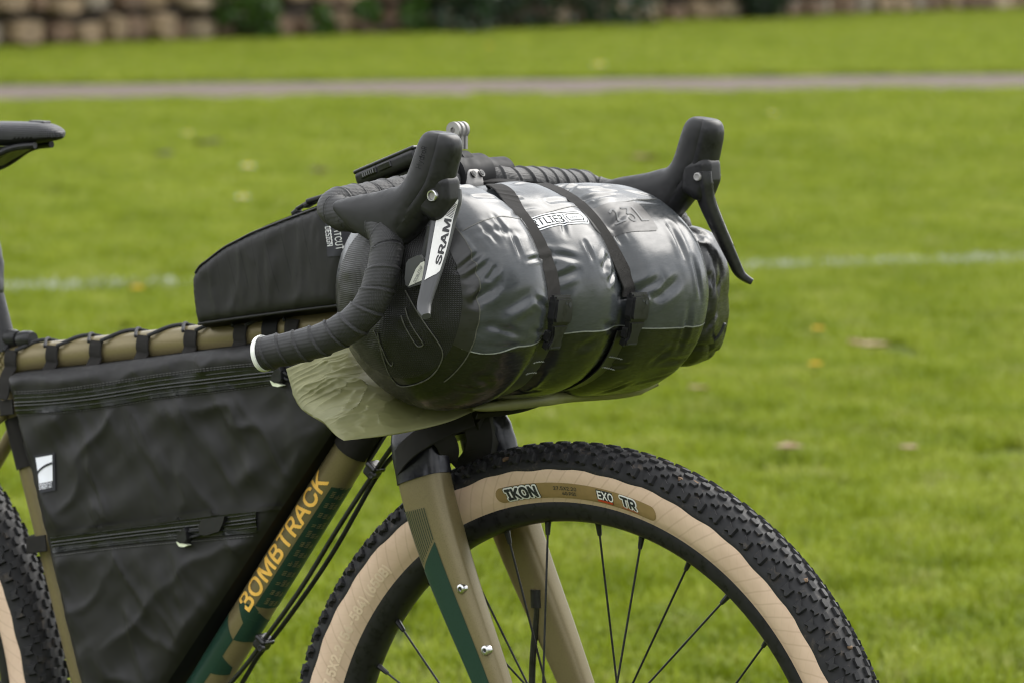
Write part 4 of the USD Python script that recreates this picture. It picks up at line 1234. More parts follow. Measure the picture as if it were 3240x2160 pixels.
# ---------------------------------------------------------------- cables down the frame
cab = [spline([(-0.1858, -0.0350, 0.6952), (-0.2135, -0.0200, 0.6774), (-0.2464, -0.0060, 0.6495), (-0.2965, -0.0060, 0.5852), (-0.3398, -0.0060, 0.5264), (-0.3860, -0.0060, 0.4716), (-0.4060, -0.0060, 0.4481), (-0.4340, -0.0060, 0.4193), (-0.4793, -0.0060, 0.3666)], 90), spline([(-0.1830, -0.0300, 0.6949), (-0.2106, -0.0150, 0.6730), (-0.2503, 0.0040, 0.6462), (-0.2929, 0.0040, 0.5844), (-0.3400, 0.0040, 0.5226), (-0.3890, 0.0040, 0.4666), (-0.4034, 0.0040, 0.4514), (-0.4269, 0.0040, 0.4187), (-0.4825, 0.0040, 0.3604)], 90)]
for c_ in cab:
    obj('cable', tube(c_, 0.0024, 12), 'hose_black', bike)
for pc in [(-0.2512, -0.0040, 0.6490), (-0.3888, -0.0040, 0.4693)]:
    p = np.array(pc)
    R_ = basis(dt_dir, V3(0.5, 0, -0.3))
    c1 = obj('cable_clip', rbox((0.015, 0.013, 0.017), 0.004, at=p, rot=R_), 'black_plastic', bike, smooth=40)
    obj('clip_band', rbox((0.006, 0.0145, 0.0185), 0.004, at=p + dt_dir * 0.004, rot=R_), 'black_gloss', c1, smooth=40)
    pb = p + V3(0.005, -0.0095, -0.004)
    obj('clip_bolt', loft([np.stack([pb[0] + r_ * np.cos(th), np.full(80, pb[1] + y_), pb[2] + r_ * np.sin(th)], 1) for r_, y_ in ((0.0035, 0.003), (0.0035, -0.0008), (0.0026, -0.0014), (0.0014, -0.0010))]), 'black_plastic', c1, smooth=30)


# ---------------------------------------------------------------- handlebar, tape, stem
MIR = V3(1, -1, 1)
bar_near = np.array([(-0.148, -0.024, 0.9315), *[(-0.1391, -0.0500, 0.9245), (-0.1374, -0.1000, 0.9219), (-0.1416, -0.1450, 0.9174)], *[(-0.1453, -0.1800, 0.9149), (-0.1455, -0.1920, 0.9112), (-0.1301, -0.1990, 0.9068), (-0.1037, -0.2035, 0.9051), (-0.0791, -0.2080, 0.8991), (-0.0637, -0.2165, 0.8841), (-0.0597, -0.2285, 0.8573), (-0.0664, -0.2365, 0.8312), (-0.0872, -0.2430, 0.8104), (-0.1182, -0.2490, 0.7962), (-0.1725, -0.2560, 0.7831)]])
bar_path = spline(bar_near, 520)
BAR_LEN = np.concatenate([[0], np.cumsum(np.linalg.norm(np.diff(bar_path, axis=0), axis=1))])


def taped(path, r0, pitch, ridge, n=36, tilt=0.6):
    """A bar wrapped with tape: every turn overlaps the one before it with a small step."""
    L_ = np.concatenate([[0], np.cumsum(np.linalg.norm(np.diff(path, axis=0), axis=1))])
    t, s, u = frames(path, V3(0, 0, 1))
    an = np.arange(n) * 2 * np.pi / n
    q = (L_[:, None] / pitch + an[None] / (2 * np.pi) + tilt * 0.22 * np.sin(an)[None])
    fr = q - np.floor(q)
    wrapn = np.floor(q)
    r = r0 + ridge * (0.95 - 0.8 * fr) * smoothstep(0, 0.10, fr) + ridge * 0.5 * np.exp(-((fr - 0.13) / 0.05) ** 2) - ridge * 0.25 * np.exp(-((fr - 0.0) / 0.035) ** 2) - ridge * 0.25 * np.exp(-((fr - 1.0) / 0.035) ** 2)
    r = r + 0.0003 * np.sin(wrapn * 2.4) + 0.00035 * fbm(path[:, None] + 0 * an[None, :, None] + np.stack([np.cos(an), np.sin(an), 0 * an], -1)[None] * 0.02, 160, 3)
    rings = path[:, None] + (np.cos(an)[None, :, None] * s[:, None] + np.sin(an)[None, :, None] * u[:, None]) * r[..., None]
    return loft(rings)


handlebar = thing('handlebar', None, None, (-0.148, 0, 0.9315), parent=bike)
fine = spline(bar_near, 1500)
obj('bar_tape', taped(fine, 0.0142, 0.0185, 0.0011), 'bar_tape', handlebar, smooth=35)
obj('bar_tape', taped(fine * MIR, 0.0142, 0.0185, 0.0011), 'bar_tape', handlebar, smooth=35)
obj('bar', tube(np.linspace((-0.148, -0.06, 0.9315), (-0.148, 0.06, 0.9315), 9), 0.0158, 32), 'matt_black', handlebar, smooth=40)
for sd in (1, -1):
    e0 = fine[-1] * V3(1, sd, 1)
    d = unit((fine[-1] - fine[-12]) * V3(1, sd, 1))
    obj('bar_end_plug', tube(np.array([e0 - d * 0.001, e0 + d * 0.0012, e0 + d * 0.0034, e0 + d * 0.0042]), [0.0162, 0.0166, 0.0160, 0.0135], 36), 'white_plastic', handlebar, smooth=40)
    # narrow finishing line near the hood
STEM_A, STEM_B = V3(-0.2375, 0, 0.880), V3(-0.148, 0, 0.9315)
HTD = unit(HT1 - HT0)
steer = HT1 + HTD * 0.055
obj('headset_spacer', rod(HT1, HT1 + HTD * 0.018, 0.0178, 32), 'black_plastic', bike, smooth=30)
obj('stem', join(rod(HT1 + HTD * 0.018, HT1 + HTD * 0.060, 0.0188, 36), rod(HT1 + HTD * 0.039, STEM_B - unit(STEM_B - (HT1 + HTD * 0.039)) * 0.012, 0.0165, 36, r1=0.018), rod(STEM_B - V3(0, 0.023, 0), STEM_B + V3(0, 0.023, 0), 0.0205, 40)), 'matt_black', bike, smooth=30)
fp = STEM_B + unit(V3(1, 0, 0.35)) * 0.014 + V3(0.004, -0.010, -0.0075)
plate = obj('stem_faceplate', hull(np.vstack([rbox((0.016, 0.024, 0.022), 0.008, at=fp, rot=basis(V3(0.94, 0, 0.33), V3(0, 1, 0)))[0]])), 'alloy_dull', bike, smooth=40)
for y in (-0.0085, 0.0085):
    p = fp + V3(0.0064, y * 0.7, 0.0058)
    obj('faceplate_bolt', rod(p, p + V3(0.0016, 0, 0.0010), 0.0036, 18), 'black_gloss', plate, smooth=30)
    obj('bolt_socket', rod(p + V3(0.0017, 0, 0.0011), p + V3(0.0020, 0, 0.0013), 0.0026, 6), 'dark_print', plate, smooth=30)

# ---------------------------------------------------------------- brake hoods and levers; built for the near (right-hand) side, mirrored for the far one
PAIRS = [(-0.1268, -0.2000, 0.9194), (-0.1227, -0.2000, 0.9060), (-0.1187, -0.2000, 0.9217), (-0.1166, -0.2000, 0.8992), (-0.1087, -0.2000, 0.9241), (-0.1035, -0.2000, 0.8913), (-0.0942, -0.2000, 0.9266), (-0.0855, -0.2000, 0.8837), (-0.0778, -0.2000, 0.9300), (-0.0642, -0.2000, 0.8808), (-0.0659, -0.2000, 0.9332), (-0.0479, -0.2000, 0.8871), (-0.0576, -0.2000, 0.9370), (-0.0294, -0.2000, 0.9033), (-0.0517, -0.2000, 0.9427), (-0.0119, -0.2000, 0.9233), (-0.0478, -0.2000, 0.9501), (-0.0023, -0.2000, 0.9382), (-0.0444, -0.2000, 0.9587), (0.0015, -0.2000, 0.9505), (-0.0406, -0.2000, 0.9688), (0.0043, -0.2000, 0.9613), (-0.0367, -0.2000, 0.9774), (0.0052, -0.2000, 0.9705), (-0.0323, -0.2000, 0.9825), (0.0032, -0.2000, 0.9777), (-0.0270, -0.2000, 0.9846), (-0.0021, -0.2000, 0.9816)]
PAIRS = np.array(PAIRS).reshape(-1, 2, 3)
HW = np.array([0.0172, 0.0176, 0.0182, 0.0186, 0.0192, 0.0192, 0.0190, 0.0188, 0.0186, 0.0184, 0.0180, 0.0172, 0.0150, 0.0100])
YC = np.array([-0.2005, -0.201, -0.202, -0.203, -0.2035, -0.2035, -0.203, -0.2025, -0.202, -0.2015, -0.201, -0.2008, -0.2008, -0.2008])
# the outline in the photograph includes the sideways width of the body: take its share out of the fore-and-aft size where the section is upright
dense = 90
ctr0, hv0 = PAIRS.mean(1), (PAIRS[:, 1] - PAIRS[:, 0]) / 2
hl = np.linalg.norm(hv0, axis=1)
hd = unit(hv0)
share = np.abs(hd[:, 0])
hl2 = np.where(share > 0.45, np.sqrt(np.maximum((hl * 1.0) ** 2 - (0.62 * HW / 0.79 * 0.75) ** 2 * share, (0.6 * hl) ** 2)), hl)
k_ = np.arange(len(HW))
kk = np.linspace(0, len(HW) - 1, dense)
cs_c, cs_h = CubicSpline(k_, np.column_stack([ctr0[:, 0], YC, ctr0[:, 2]])), CubicSpline(k_, hd * hl2[:, None])
C_, H_ = cs_c(kk), cs_h(kk)
W_ = CubicSpline(k_, HW)(kk)


def hood_rings(lo, hi, sc=1.0, shift=0.0, a0=0.0, a1=2 * np.pi, n=48, pw=0.80):
    out = []
    for i in range(dense):
        if not lo <= kk[i] <= hi:
            continue
        an = np.linspace(a0, a1, n, endpoint=(a1 - a0 < 6.2))
        c, s = np.cos(an), np.sin(an)
        x = np.sign(c) * np.abs(c) ** pw
        y = np.sign(s) * np.abs(s) ** pw
        out.append(C_[i] + H_[i] * (x * sc)[:, None] + V3(0, 1, 0) * (y * W_[i] * sc)[:, None])
    return np.array(out)


lever_names = {1: 'right brake lever with silver blade', -1: 'left brake lever seen edge-on'}


def lever_set(sd):
    M = V3(1, sd, 1)
    t_ = thing('brake_lever', None, None, C_[0] * M, parent=bike)
    tag(stage.GetPrimAtPath(t_), lever_names[sd])

    def put(name, mesh, m_, smooth=40, label=None):
        v, f = np.asarray(mesh[0]) * M, tri(mesh[1])
        if sd < 0:
            f = f[:, ::-1]
        return obj(name, (v, f), m_, t_, smooth=smooth, label=label)

    body = hood_rings(0, 13)
    v, f = loft(body)
    vol = (np.cross(v[f[:, 0]], v[f[:, 1]]) * v[f[:, 2]]).sum()
    if vol < 0:
        f = f[:, ::-1]
    # split by side: the rubber hood behind, the hard cap on the front of the horn, a groove between them
    nr = body.shape[0]
    kk_in = np.array([i for i in range(dense) if 0 <= kk[i] <= 13])
    an = np.arange(48) * 2 * np.pi / 48
    ring_k, ring_a = np.repeat(kk[kk_in], 48), np.tile(an, nr)
    ring_k, ring_a = np.append(ring_k, [0, 13]), np.append(ring_a, [0, 0])
    thr = 0.22 + 0.25 * smoothstep(6.4, 5.0, ring_k)
    front = (np.cos(ring_a) > thr) & (ring_k > 4.9)
    groove = np.exp(-((np.cos(ring_a) - thr) / 0.10) ** 2) * smoothstep(4.8, 5.3, ring_k) * (1 - smoothstep(12.4, 13, ring_k))
    axis = np.append(np.repeat(C_[kk_in], 48, 0), [C_[0], C_[-1]], 0)
    v = v + unit(axis - v) * (groove * 0.0017)[:, None] + unit(axis - v) * np.where(front, 0.0007, 0)[:, None]
    fm = front[f].all(1)
    put('hood', (v, f[~fm]), 'rubber_hood', 60)
    put('lever_cap', (v, f[fm]), 'black_plastic', 60)
    # pivot housing
    pv = np.array((-0.0149, -0.2000, 0.9293))
    hs = []
    for (dx, dz), w in (((-0.010, 0.006), 0.0080), ((0.003, 0.009), 0.0065), ((0.004, -0.003), 0.0060), ((-0.009, -0.010), 0.0090), ((-0.002, -0.0145), 0.0075)):
        for y in (-w, w):
            hs.append(trimesh.creation.icosphere(subdivisions=2, radius=0.0095).vertices + pv + V3(dx, y * 0.82, dz))
    hv, hf = hull(np.vstack(hs))
    put('pivot_housing', (hv, hf), 'black_plastic', 40)
    pb = np.array((-0.0132, -0.2168, 0.9285))
    ring = loft([np.stack([pb[0] + r_ * np.cos(th), np.full(80, pb[1] + y_), pb[2] + r_ * np.sin(th)], 1) for r_, y_ in ((0.0052, 0.006), (0.0052, -0.0005), (0.0046, -0.0013), (0.0036, -0.0012), (0.0033, 0.0010))])
    put('pivot_bolt', ring, 'alloy', 30)
    put('bolt_socket', rod(pb + V3(0, 0.0006, 0), pb + V3(0, 0.0002, 0), 0.0032, 20), 'alloy_dull')
    pi_ = pb + V3(0.002, 0.0335, 0)
    put('pivot_bolt', loft([np.stack([pi_[0] + r_ * np.cos(th), np.full(80, pi_[1] + y_), pi_[2] + r_ * np.sin(th)], 1) for r_, y_ in ((0.0040, -0.006), (0.0040, 0.0008), (0.0030, 0.0014), (0.0022, 0.0010))]), 'alloy_dull', 30)
    # lever blade: a bowed tapering bar, broad face outwards
    bl = spline([(-0.0117, -0.1930, 0.9344), (-0.0123, -0.1940, 0.9268), (-0.0135, -0.1985, 0.9116), (-0.0114, -0.2065, 0.8938), (-0.0083, -0.2165, 0.8754), (-0.0052, -0.2275, 0.8571), (-0.0033, -0.2365, 0.8425), (-0.0009, -0.2425, 0.8331), (0.0072, -0.2495, 0.8261)], 80)
    q_ = np.linspace(0, 1, 80)
    wide = np.interp(q_, [0, 0.08, 0.2, 0.45, 0.65, 0.8, 0.93, 1], [0.0100, 0.0125, 0.0115, 0.0098, 0.0078, 0.0066, 0.0062, 0.0040])
    thick = np.interp(q_, [0, 0.1, 0.5, 0.85, 1], [0.0070, 0.0072, 0.0058, 0.0048, 0.0030])
    tg = unit(np.gradient(bl, axis=0))
    wd_ = unit(V3(0.86, 0.51, 0) - tg * (tg @ V3(0.86, 0.51, 0))[:, None])
    nd = np.cross(tg, wd_)
    an2 = np.arange(32) * 2 * np.pi / 32
    sg = lambda a_, p_: np.sign(a_) * np.abs(a_) ** p_
    rings = bl[:, None] + wd_[:, None] * (sg(np.cos(an2), 0.7)[None] * wide[:, None])[..., None] + nd[:, None] * (sg(np.sin(an2), 0.7)[None] * thick[:, None])[..., None]
    bv, bff = loft(rings)
    if (np.cross(bv[bff[:, 0]] - bl[40], bv[bff[:, 1]] - bl[40]) * (bv[bff[:, 2]] - bl[40])).sum() < 0:
        bff = bff[:, ::-1]
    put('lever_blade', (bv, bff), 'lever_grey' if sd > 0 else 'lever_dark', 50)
    # the outward normal of the blade's broad face
    o_s = 1.0 if nd[30][1] < 0 else -1.0

    def face(u, w, off=0.0006):
        """(share along the blade, -1..1 across) on the broad outer face."""
        u, w = np.asarray(u, float), np.asarray(w, float)
        ip = lambda arr: np.stack([np.interp(u, q_, arr[:, i]) for i in range(3)], -1)
        x = sg(np.clip(w, -0.999, 0.999), 1.0)
        ang = np.arccos(np.clip(np.abs(x), 0, 1) ** (1 / 0.7))
        y = np.abs(np.sin(ang)) ** 0.7
        return ip(bl) + ip(wd_) * (x * np.interp(u, q_, wide))[..., None] + o_s * ip(nd) * (y * np.interp(u, q_, thick) + off)[..., None]

    def facep(name, shape, m_, off):
        v_, f_ = flat(shape, lambda a_, b_: face(a_, b_, off), 0.05)
        put(name, facing((v_, f_), (0.4, -1, 0)), m_, 40)

    facep('silver_panel', Polygon([(0.07, -0.35), (0.07, 0.80), (0.30, 0.86), (0.50, 0.88), (0.625, 0.86), (0.655, 0.60), (0.715, -0.55), (0.60, -0.52), (0.40, -0.50), (0.25, -0.45)]), 'lever_silver', 0.0005)
    facep('hatching', unary_union([Polygon([(u_, -0.24), (u_ + 0.03, 0.78), (u_ + 0.036, 0.78), (u_ + 0.006, -0.24)]) for u_ in np.arange(0.075, 0.20, 0.0125)]), 'lever_grey', 0.0008)
    facep('top_mark', Polygon([(-0.0, -0.2), (-0.0, 0.45), (0.045, 0.55), (0.045, -0.2)]), 'lever_silver', 0.0005)
    tx = text_shape('SRAM', 1.0)
    tx = affinity.scale(tx.buffer(0.02), 0.35 / tx.bounds[2], 0.52, origin=(0, 0))
    tx = affinity.affine_transform(tx, [-1, 0, 0, 1, 0.585, 0])          # reads upwards along the blade
    tx = affinity.scale(tx, 1, -1, origin=(0, 0.0))
    tx = affinity.translate(tx, 0, 0.74)
    tx = affinity.skew(tx, 0, 0)
    facep('lettering', tx, 'lever_dark', 0.0009)
    if sd > 0:                                       # the shift paddle behind the right-hand blade
        pd = np.array([(-0.0258, -0.2220, 0.8755), (-0.0214, -0.2220, 0.8765), (-0.0165, -0.2220, 0.8729), (-0.0164, -0.2220, 0.8561), (-0.0188, -0.2220, 0.8514), (-0.0334, -0.2220, 0.8472), (-0.0374, -0.2220, 0.8493), (-0.0384, -0.2220, 0.8550), (-0.0370, -0.2220, 0.8684), (-0.0341, -0.2220, 0.8720)])
        back = pd + V3(-0.004, 0.006, 0)
        pv_, pf_ = hull(np.vstack([pd + V3(0, -0.001, 0), back, pd * V3(1, 1, 1) + V3(0, 0.0005, 0)]))
        put('shift_paddle', (pv_, pf_), 'lever_grey', 30)
        mk = np.array([(-0.0159, -0.2234, 0.8715), (-0.0158, -0.2234, 0.8586), (-0.0192, -0.2234, 0.8542), (-0.0338, -0.2234, 0.8484), (-0.0256, -0.2234, 0.8641), (-0.0202, -0.2234, 0.8698)])
        c_ = mk.mean(0)
        put('paddle_mark', facing((mk, np.array([[0, 1, 2], [0, 2, 3], [0, 3, 4], [0, 4, 5]])), (0, -1, 0)), 'lever_silver', False)
        arm = spline([(-0.0264, -0.2000, 0.9004), (-0.0302, -0.2000, 0.8848), (-0.0360, -0.2000, 0.8692)], 8)
        put('paddle_arm', tube(arm, 0.0045, 12), 'lever_grey')
        dtx = affinity.scale(text_shape('DOUBLETAP', 0.0030, False), 0.86, 1, origin=(0, 0))
        o0, e1, e2 = np.array((-0.0257, -0.2238, 0.8515)), None, None
        ex = unit(np.array((-0.0160, -0.2238, 0.8693)) - o0)
        ey = unit(np.cross(V3(0, -1, 0), ex))
        vv_, ff_ = flat(dtx, lambda a_, b_: o0 + ex * a_[:, None] * 0.8 + ey * (b_[:, None] - 0.0002), 0.01)
        put('lettering', facing((vv_, ff_), (0, -1, 0)), 'grey_print', False)
    # dark moulded lettering on the horn's outer flank
    htx = affinity.scale(text_shape('HydroR', 0.0062, False), 0.80, 1, origin=(0, 0))
    o0 = C_[np.searchsorted(kk, 8.2)] + V3(0, -1, 0) * (W_[60] * 0.0)
    i0, i1 = np.searchsorted(kk, 8.6), np.searchsorted(kk, 11.2)

    def flank(a_, b_):
        u_ = np.clip(np.interp(a_ / 0.030, [0, 1], [8.7, 11.2]), 8, 12)
        cc = cs_c(u_)
        hh = unit(cs_h(u_))
        wv = CubicSpline(k_, HW)(u_)
        return cc + hh * (-0.0045 - b_ * 1.0 + 0.004)[:, None] + V3(0, -1, 0) * (wv * 0.995 + 0.0004)[:, None]
    vv_, ff_ = flat(htx, flank, 0.004)
    put('moulded_lettering', facing((vv_, ff_), (0, -1, 0)), 'black_gloss', False)
    # faint raised grip area on the inner and outer sides
    return t_


lever_set(1)
lever_set(-1)

# ---------------------------------------------------------------- mount and bicycle computer
mount = obj('computer_mount', join(rod(np.array((-0.1483, -0.0120, 0.9427)), np.array((-0.1483, -0.0120, 0.9427)) + V3(0, 0.014, 0), 0.0125, 40)), 'matt_black', bike, smooth=40)
gp = np.array((-0.1580, 0.0040, 0.9737))
GA = unit(V3(0.95, 0.3, 0))


def prong(y, dx, w=0.0032):
    a = np.linspace(-0.25 * np.pi, 1.25 * np.pi, 26)
    r_, hole = 0.0078, 0.0027
    ex, ez = V3(1, 0, 0), V3(0, 0, 1)
    outer = [gp + ex * (math.cos(t_) * r_) + ez * (math.sin(t_) * r_) for t_ in a] + [gp + ex * -0.0055 - ez * 0.018, gp + ex * 0.0055 - ez * 0.018][::1]
    poly = Polygon([(p[0], p[2]) for p in outer]).buffer(0).difference(Point(gp[0], gp[2]).buffer(hole))
    m_ = trimesh.creation.extrude_polygon(poly, w, engine='earcut')
    v = np.asarray(m_.vertices)
    return np.column_stack([v[:, 0], gp[1] + y + v[:, 2], v[:, 1]]), np.asarray(m_.faces)[:, ::-1]


for y in (-0.008, -0.0016, 0.0048):
    obj('camera_prong', prong(y, 0), 'alloy_dull', mount, smooth=30)
obj('prong_post', rod(gp - V3(0.006, 0, 0.016), gp * V3(1, 1, 0) + V3(-0.022, 0, STEM_B[2] + 0.02), 0.006, 20), 'lever_dark', mount, smooth=30)

c0, c1 = np.array((-0.2573, -0.0280, 0.9239)), np.array((-0.1862, -0.0280, 0.9503))
cx = unit(c1 - c0)
cz = unit(np.cross(V3(0, -1, 0), cx))
cz = cz if cz[2] > 0 else -cz
LC = float(np.linalg.norm(c1 - c0)) + 0.003
cc = c0 + cx * LC / 2 + V3(0, 0.028, 0)
Rm = np.stack([cx, V3(0, 1, 0), cz])
comp = thing('bike_computer', 'black bicycle computer mounted tilted above the stem between the brake hoods', 'bike computer', cc)
obj('case', rbox((LC, 0.056, 0.0150), 0.0055, at=cc, rot=Rm), 'black_plastic', comp, smooth=40)
obj('bezel', rbox((LC * 0.985, 0.0545, 0.004), 0.0018, at=cc + cz * 0.0072, rot=Rm), 'black_gloss', comp, smooth=40)
obj('screen', rbox((LC * 0.72, 0.042, 0.0012), 0.0005, at=cc + cz * 0.0089 + cx * 0.004, rot=Rm), 'screen_glass', comp, smooth=40)
obj('side_button', rbox((0.020, 0.0022, 0.0062), 0.0010, at=cc - cx * (LC / 2 - 0.020) + V3(0, -0.0283, 0) + cz * 0.001, rot=Rm), 'black_gloss', comp, smooth=40)
obj('side_button', rbox((0.016, 0.0022, 0.0062), 0.0010, at=cc - cx * (LC / 2 - 0.0405) + V3(0, -0.0283, 0) + cz * 0.001, rot=Rm), 'black_gloss', comp, smooth=40)
for k in range(6):
    obj('button_grip', rbox((0.0009, 0.0010, 0.0040), 0.0003, at=cc - cx * (LC / 2 - 0.0135 - k * 0.0026) + V3(0, -0.0296, 0) + cz * 0.001, rot=Rm), 'grey_print', comp)
obj('mount_foot', rbox((0.034, 0.034, 0.009), 0.003, at=cc - cz * 0.0115 + cx * 0.008, rot=Rm), 'black_gloss', comp, smooth=40)


# ================================================================ rolled dry bag under the handlebar
BX, BZ0, BZ1, BY0, BY1, BR = -0.074, 0.836, 0.819, -0.200, 0.200, 0.0985
STRAP_Y = (-0.0810, 0.0300)
prof_y = np.array([-0.2080, -0.2075, -0.2055, -0.2000, -0.1920, -0.1800, -0.1650, -0.1500, -0.1300, -0.05, 0.05, 0.10, 0.13, 0.15, 0.168, 0.180, 0.190, 0.200, 0.205, 0.2070])
prof_f = np.array([0.0, 0.20, 0.38, 0.53, 0.66, 0.79, 0.92, 0.985, 1.01, 1.0, 1.0, 1.0, 0.99, 0.97, 0.89, 0.79, 0.69, 0.56, 0.38, 0.0])
ps = np.concatenate([[0], np.cumsum(np.hypot(np.diff(prof_y), np.diff(prof_f) * BR))])
YS, FS = CubicSpline(ps, prof_y), CubicSpline(ps, prof_f)
PS_FULL = np.interp(-0.14, prof_y, ps)


def s_of_y(y):
    return np.interp(y, prof_y, ps)


def bag_axis(y):
    return BZ0 + (BZ1 - BZ0) / (BY1 - BY0) * (np.asarray(y) - BY0)


# creases in the coated cloth: ends (y, degrees round from straight ahead), half width in metres, depth in metres
CREASES = []
for a_, b_, w_, d_ in zip(
        [(-0.185, 21.6), (-0.181, 14.7), (-0.178, -2.5), (-0.172, 6.1), (-0.168, 13.1), (-0.154, -10.0), (-0.074, 26.4), (-0.075, 11.0), (0.005, 22.1), (0.012, 13.7), (0.023, -1.5), (0.064, -2.0), (-0.171, 42.2), (-0.156, 43.6), (-0.136, 47.3), (-0.128, 35.4), (-0.036, 46.9), (-0.024, 29.9), (0.041, 40.4), (0.124, 40.3), (-0.068, -48.3), (-0.035, -27.6), (0.089, -58.8), (0.096, -39.3), (-0.158, -45.4), (-0.173, -18.5), (0.135, 18.9), (0.127, -31.2)],
        [(-0.167, 30.0), (-0.166, 21.7), (-0.162, 10.1), (-0.178, -1.9), (-0.159, 19.7), (-0.113, 0.1), (-0.09, 16.9), (-0.046, 15.4), (-0.01, 15.1), (-0.003, 8.0), (0.079, 9.5), (0.107, 9.2), (-0.167, 27.1), (-0.15, 31.2), (-0.135, 34.4), (-0.129, 23.0), (-0.047, 35.3), (-0.023, 19.9), (0.043, 29.4), (0.12, 18.8), (-0.066, -64.7), (-0.013, -22.7), (0.074, -71.0), (0.116, -30.8), (-0.134, -49.6), (-0.158, -10.2), (0.14, -3.1), (0.121, -5.2)],
        [0.0035, 0.004, 0.0045, 0.004, 0.003, 0.006, 0.0035, 0.004, 0.0035, 0.003, 0.005, 0.006, 0.003, 0.003, 0.003, 0.003, 0.003, 0.003, 0.003, 0.005, 0.006, 0.005, 0.005, 0.005, 0.005, 0.005, 0.004, 0.005],
        [0.0034, 0.0026, 0.0030, 0.0028, 0.0018, -0.0024, 0.0028, 0.0020, 0.0028, 0.0020, 0.0026, 0.0020, 0.0014, 0.0014, 0.0014, 0.0014, 0.0012, 0.0014, 0.0014, 0.0022, 0.0024, 0.0014, 0.0018, 0.0016, 0.0018, 0.0016, 0.0018, 0.0018]):
    if a_ is not None and b_ is not None:
        CREASES.append((a_, b_, w_, d_))
q = np.random.default_rng(31)
for k in range(16):                                  # creases drawn lengthwise over the crown of the bag
    y0, a0 = q.uniform(-0.15, 0.13), q.uniform(58, 88)
    CREASES.append(((y0, a0), (y0 + q.uniform(0.02, 0.05), a0 - q.uniform(-3, 7)), q.uniform(0.0018, 0.003), q.uniform(0.0007, 0.0015)))
for k in range(34):                                  # puckers that run out from the straps and the ends
    if k < 24:
        y0 = STRAP_Y[k % 2] + (0.010 if (k // 2) % 2 else -0.010)
        dy = (0.018 + 0.022 * q.random()) * (1 if (k // 2) % 2 else -1)
    else:
        y0 = -0.168 if k % 2 else 0.150
        dy = (0.03 + 0.03 * q.random()) * (1 if k % 2 else -1)
    a0 = q.uniform(-110, 115)
    CREASES.append(((y0, a0), (y0 + dy, a0 + q.uniform(-9, 9)), q.uniform(0.0022, 0.0038), q.uniform(0.0006, 0.0015)))


def bag_r(s, th):
    """Radius of the packed bag at the profile position s and the angle th (degrees), with pinched straps, lumps and creases."""
    s, th = np.broadcast_arrays(np.asarray(s, float), np.asarray(th, float))
    y, f = YS(s), FS(s)
    t = np.radians(th)
    r = BR * f
    for ys in STRAP_Y:
        r = r - 0.0090 * f * np.exp(-((y - ys) / 0.0175) ** 2) * (0.75 + 0.25 * np.cos(t - 0.3))
    r = r + 0.0022 * f * (np.cos((y + 0.0165) / 0.0568 * np.pi) * np.exp(-((y + 0.016) / 0.045) ** 2))
    p = np.stack([np.cos(t) * BR, y, np.sin(t) * BR], -1)
    r = r + f * (0.0032 * fbm(p, 9, 3, 3) + 0.0006 * fbm(p, 26, 3, 5))
    rid = 1 - np.abs(fbm(p, np.array([26.0, 34.0, 26.0]), 3, 11))
    r = r + 0.006 * f * np.exp(-((y + 0.125) / 0.05) ** 2) * np.clip(-np.sin(t), 0, 1) ** 3
    arc = np.radians(1.0) * BR
    for (y0, a0), (y1, a1), w, d in CREASES:
        ex, ey = (y1 - y0), (a1 - a0) * arc
        L2 = ex * ex + ey * ey
        px, py = y - y0, (th - a0) * arc
        u = np.clip((px * ex + py * ey) / L2, 0, 1)
        dist = np.hypot(px - u * ex, py - u * ey)
        m = dist < 4 * w
        prof = np.where(m, -np.exp(-(dist / w) ** 2) + 0.55 * np.exp(-((dist - 1.7 * w) / w) ** 2), 0)
        r = r + 0.95 * f * d * prof * np.sin(np.pi * np.clip(u * 0.8 + 0.15, 0, 1))
    # the head tube and the frame press into the back; a flat belly rests on the rolled tarp
    return r


def bag_pt(s, th, off=0.0, fast=False):
    s, th = np.broadcast_arrays(np.asarray(s, float), np.asarray(th, float))
    r = bag_r(s, th) + off * np.clip(FS(s) * 1.0, 0.3, 1)
    y = YS(s)
    # along the domed end the offset points outwards along the axis too
    dy = np.where(y < -0.165, -off * 0.9, np.where(y > 0.17, off * 0.5, 0.0))
    t = np.radians(th)
    dome = 0.0045 * fbm(np.stack([np.cos(t) * r, np.sin(t) * r, 0 * r], -1), 26, 3, 21) * smoothstep(-0.178, -0.196, y)
    return np.stack([BX + r * np.cos(t), y + dy + dome, bag_axis(y) + r * np.sin(t)], -1)


dry = thing('dry_bag', 'rolled dry bag of glossy grey and black coated cloth strapped under the handlebar', 'dry bag', (BX, 0, 0.827))
NT = 620
th_all = np.linspace(-180, 180, NT + 1)


def bag_sheet(s_list, th_list, off=0.0, wrap=False):
    S, Tn = np.meshgrid(s_list, th_list, indexing='ij')
    P = bag_pt(S, Tn, off)
    y = P[..., 1]
    out = P - np.stack([np.full_like(y, BX), np.clip(y, -0.165, 0.15), bag_axis(y)], -1)
    return facing((P.reshape(-1, 3), grid_faces(len(s_list), len(th_list))), out.reshape(-1, 3))


S_CAP, S_TOT = float(s_of_y(-0.186)), ps[-1]
TH_SEAM = -19.0
seam = lambda y: -33.0 + 9.0 * smoothstep(-0.185, -0.125, np.asarray(y)) + 6.5 * smoothstep(-0.125, -0.03, np.asarray(y))
s_main = np.linspace(S_CAP, float(s_of_y(0.190)), 520)


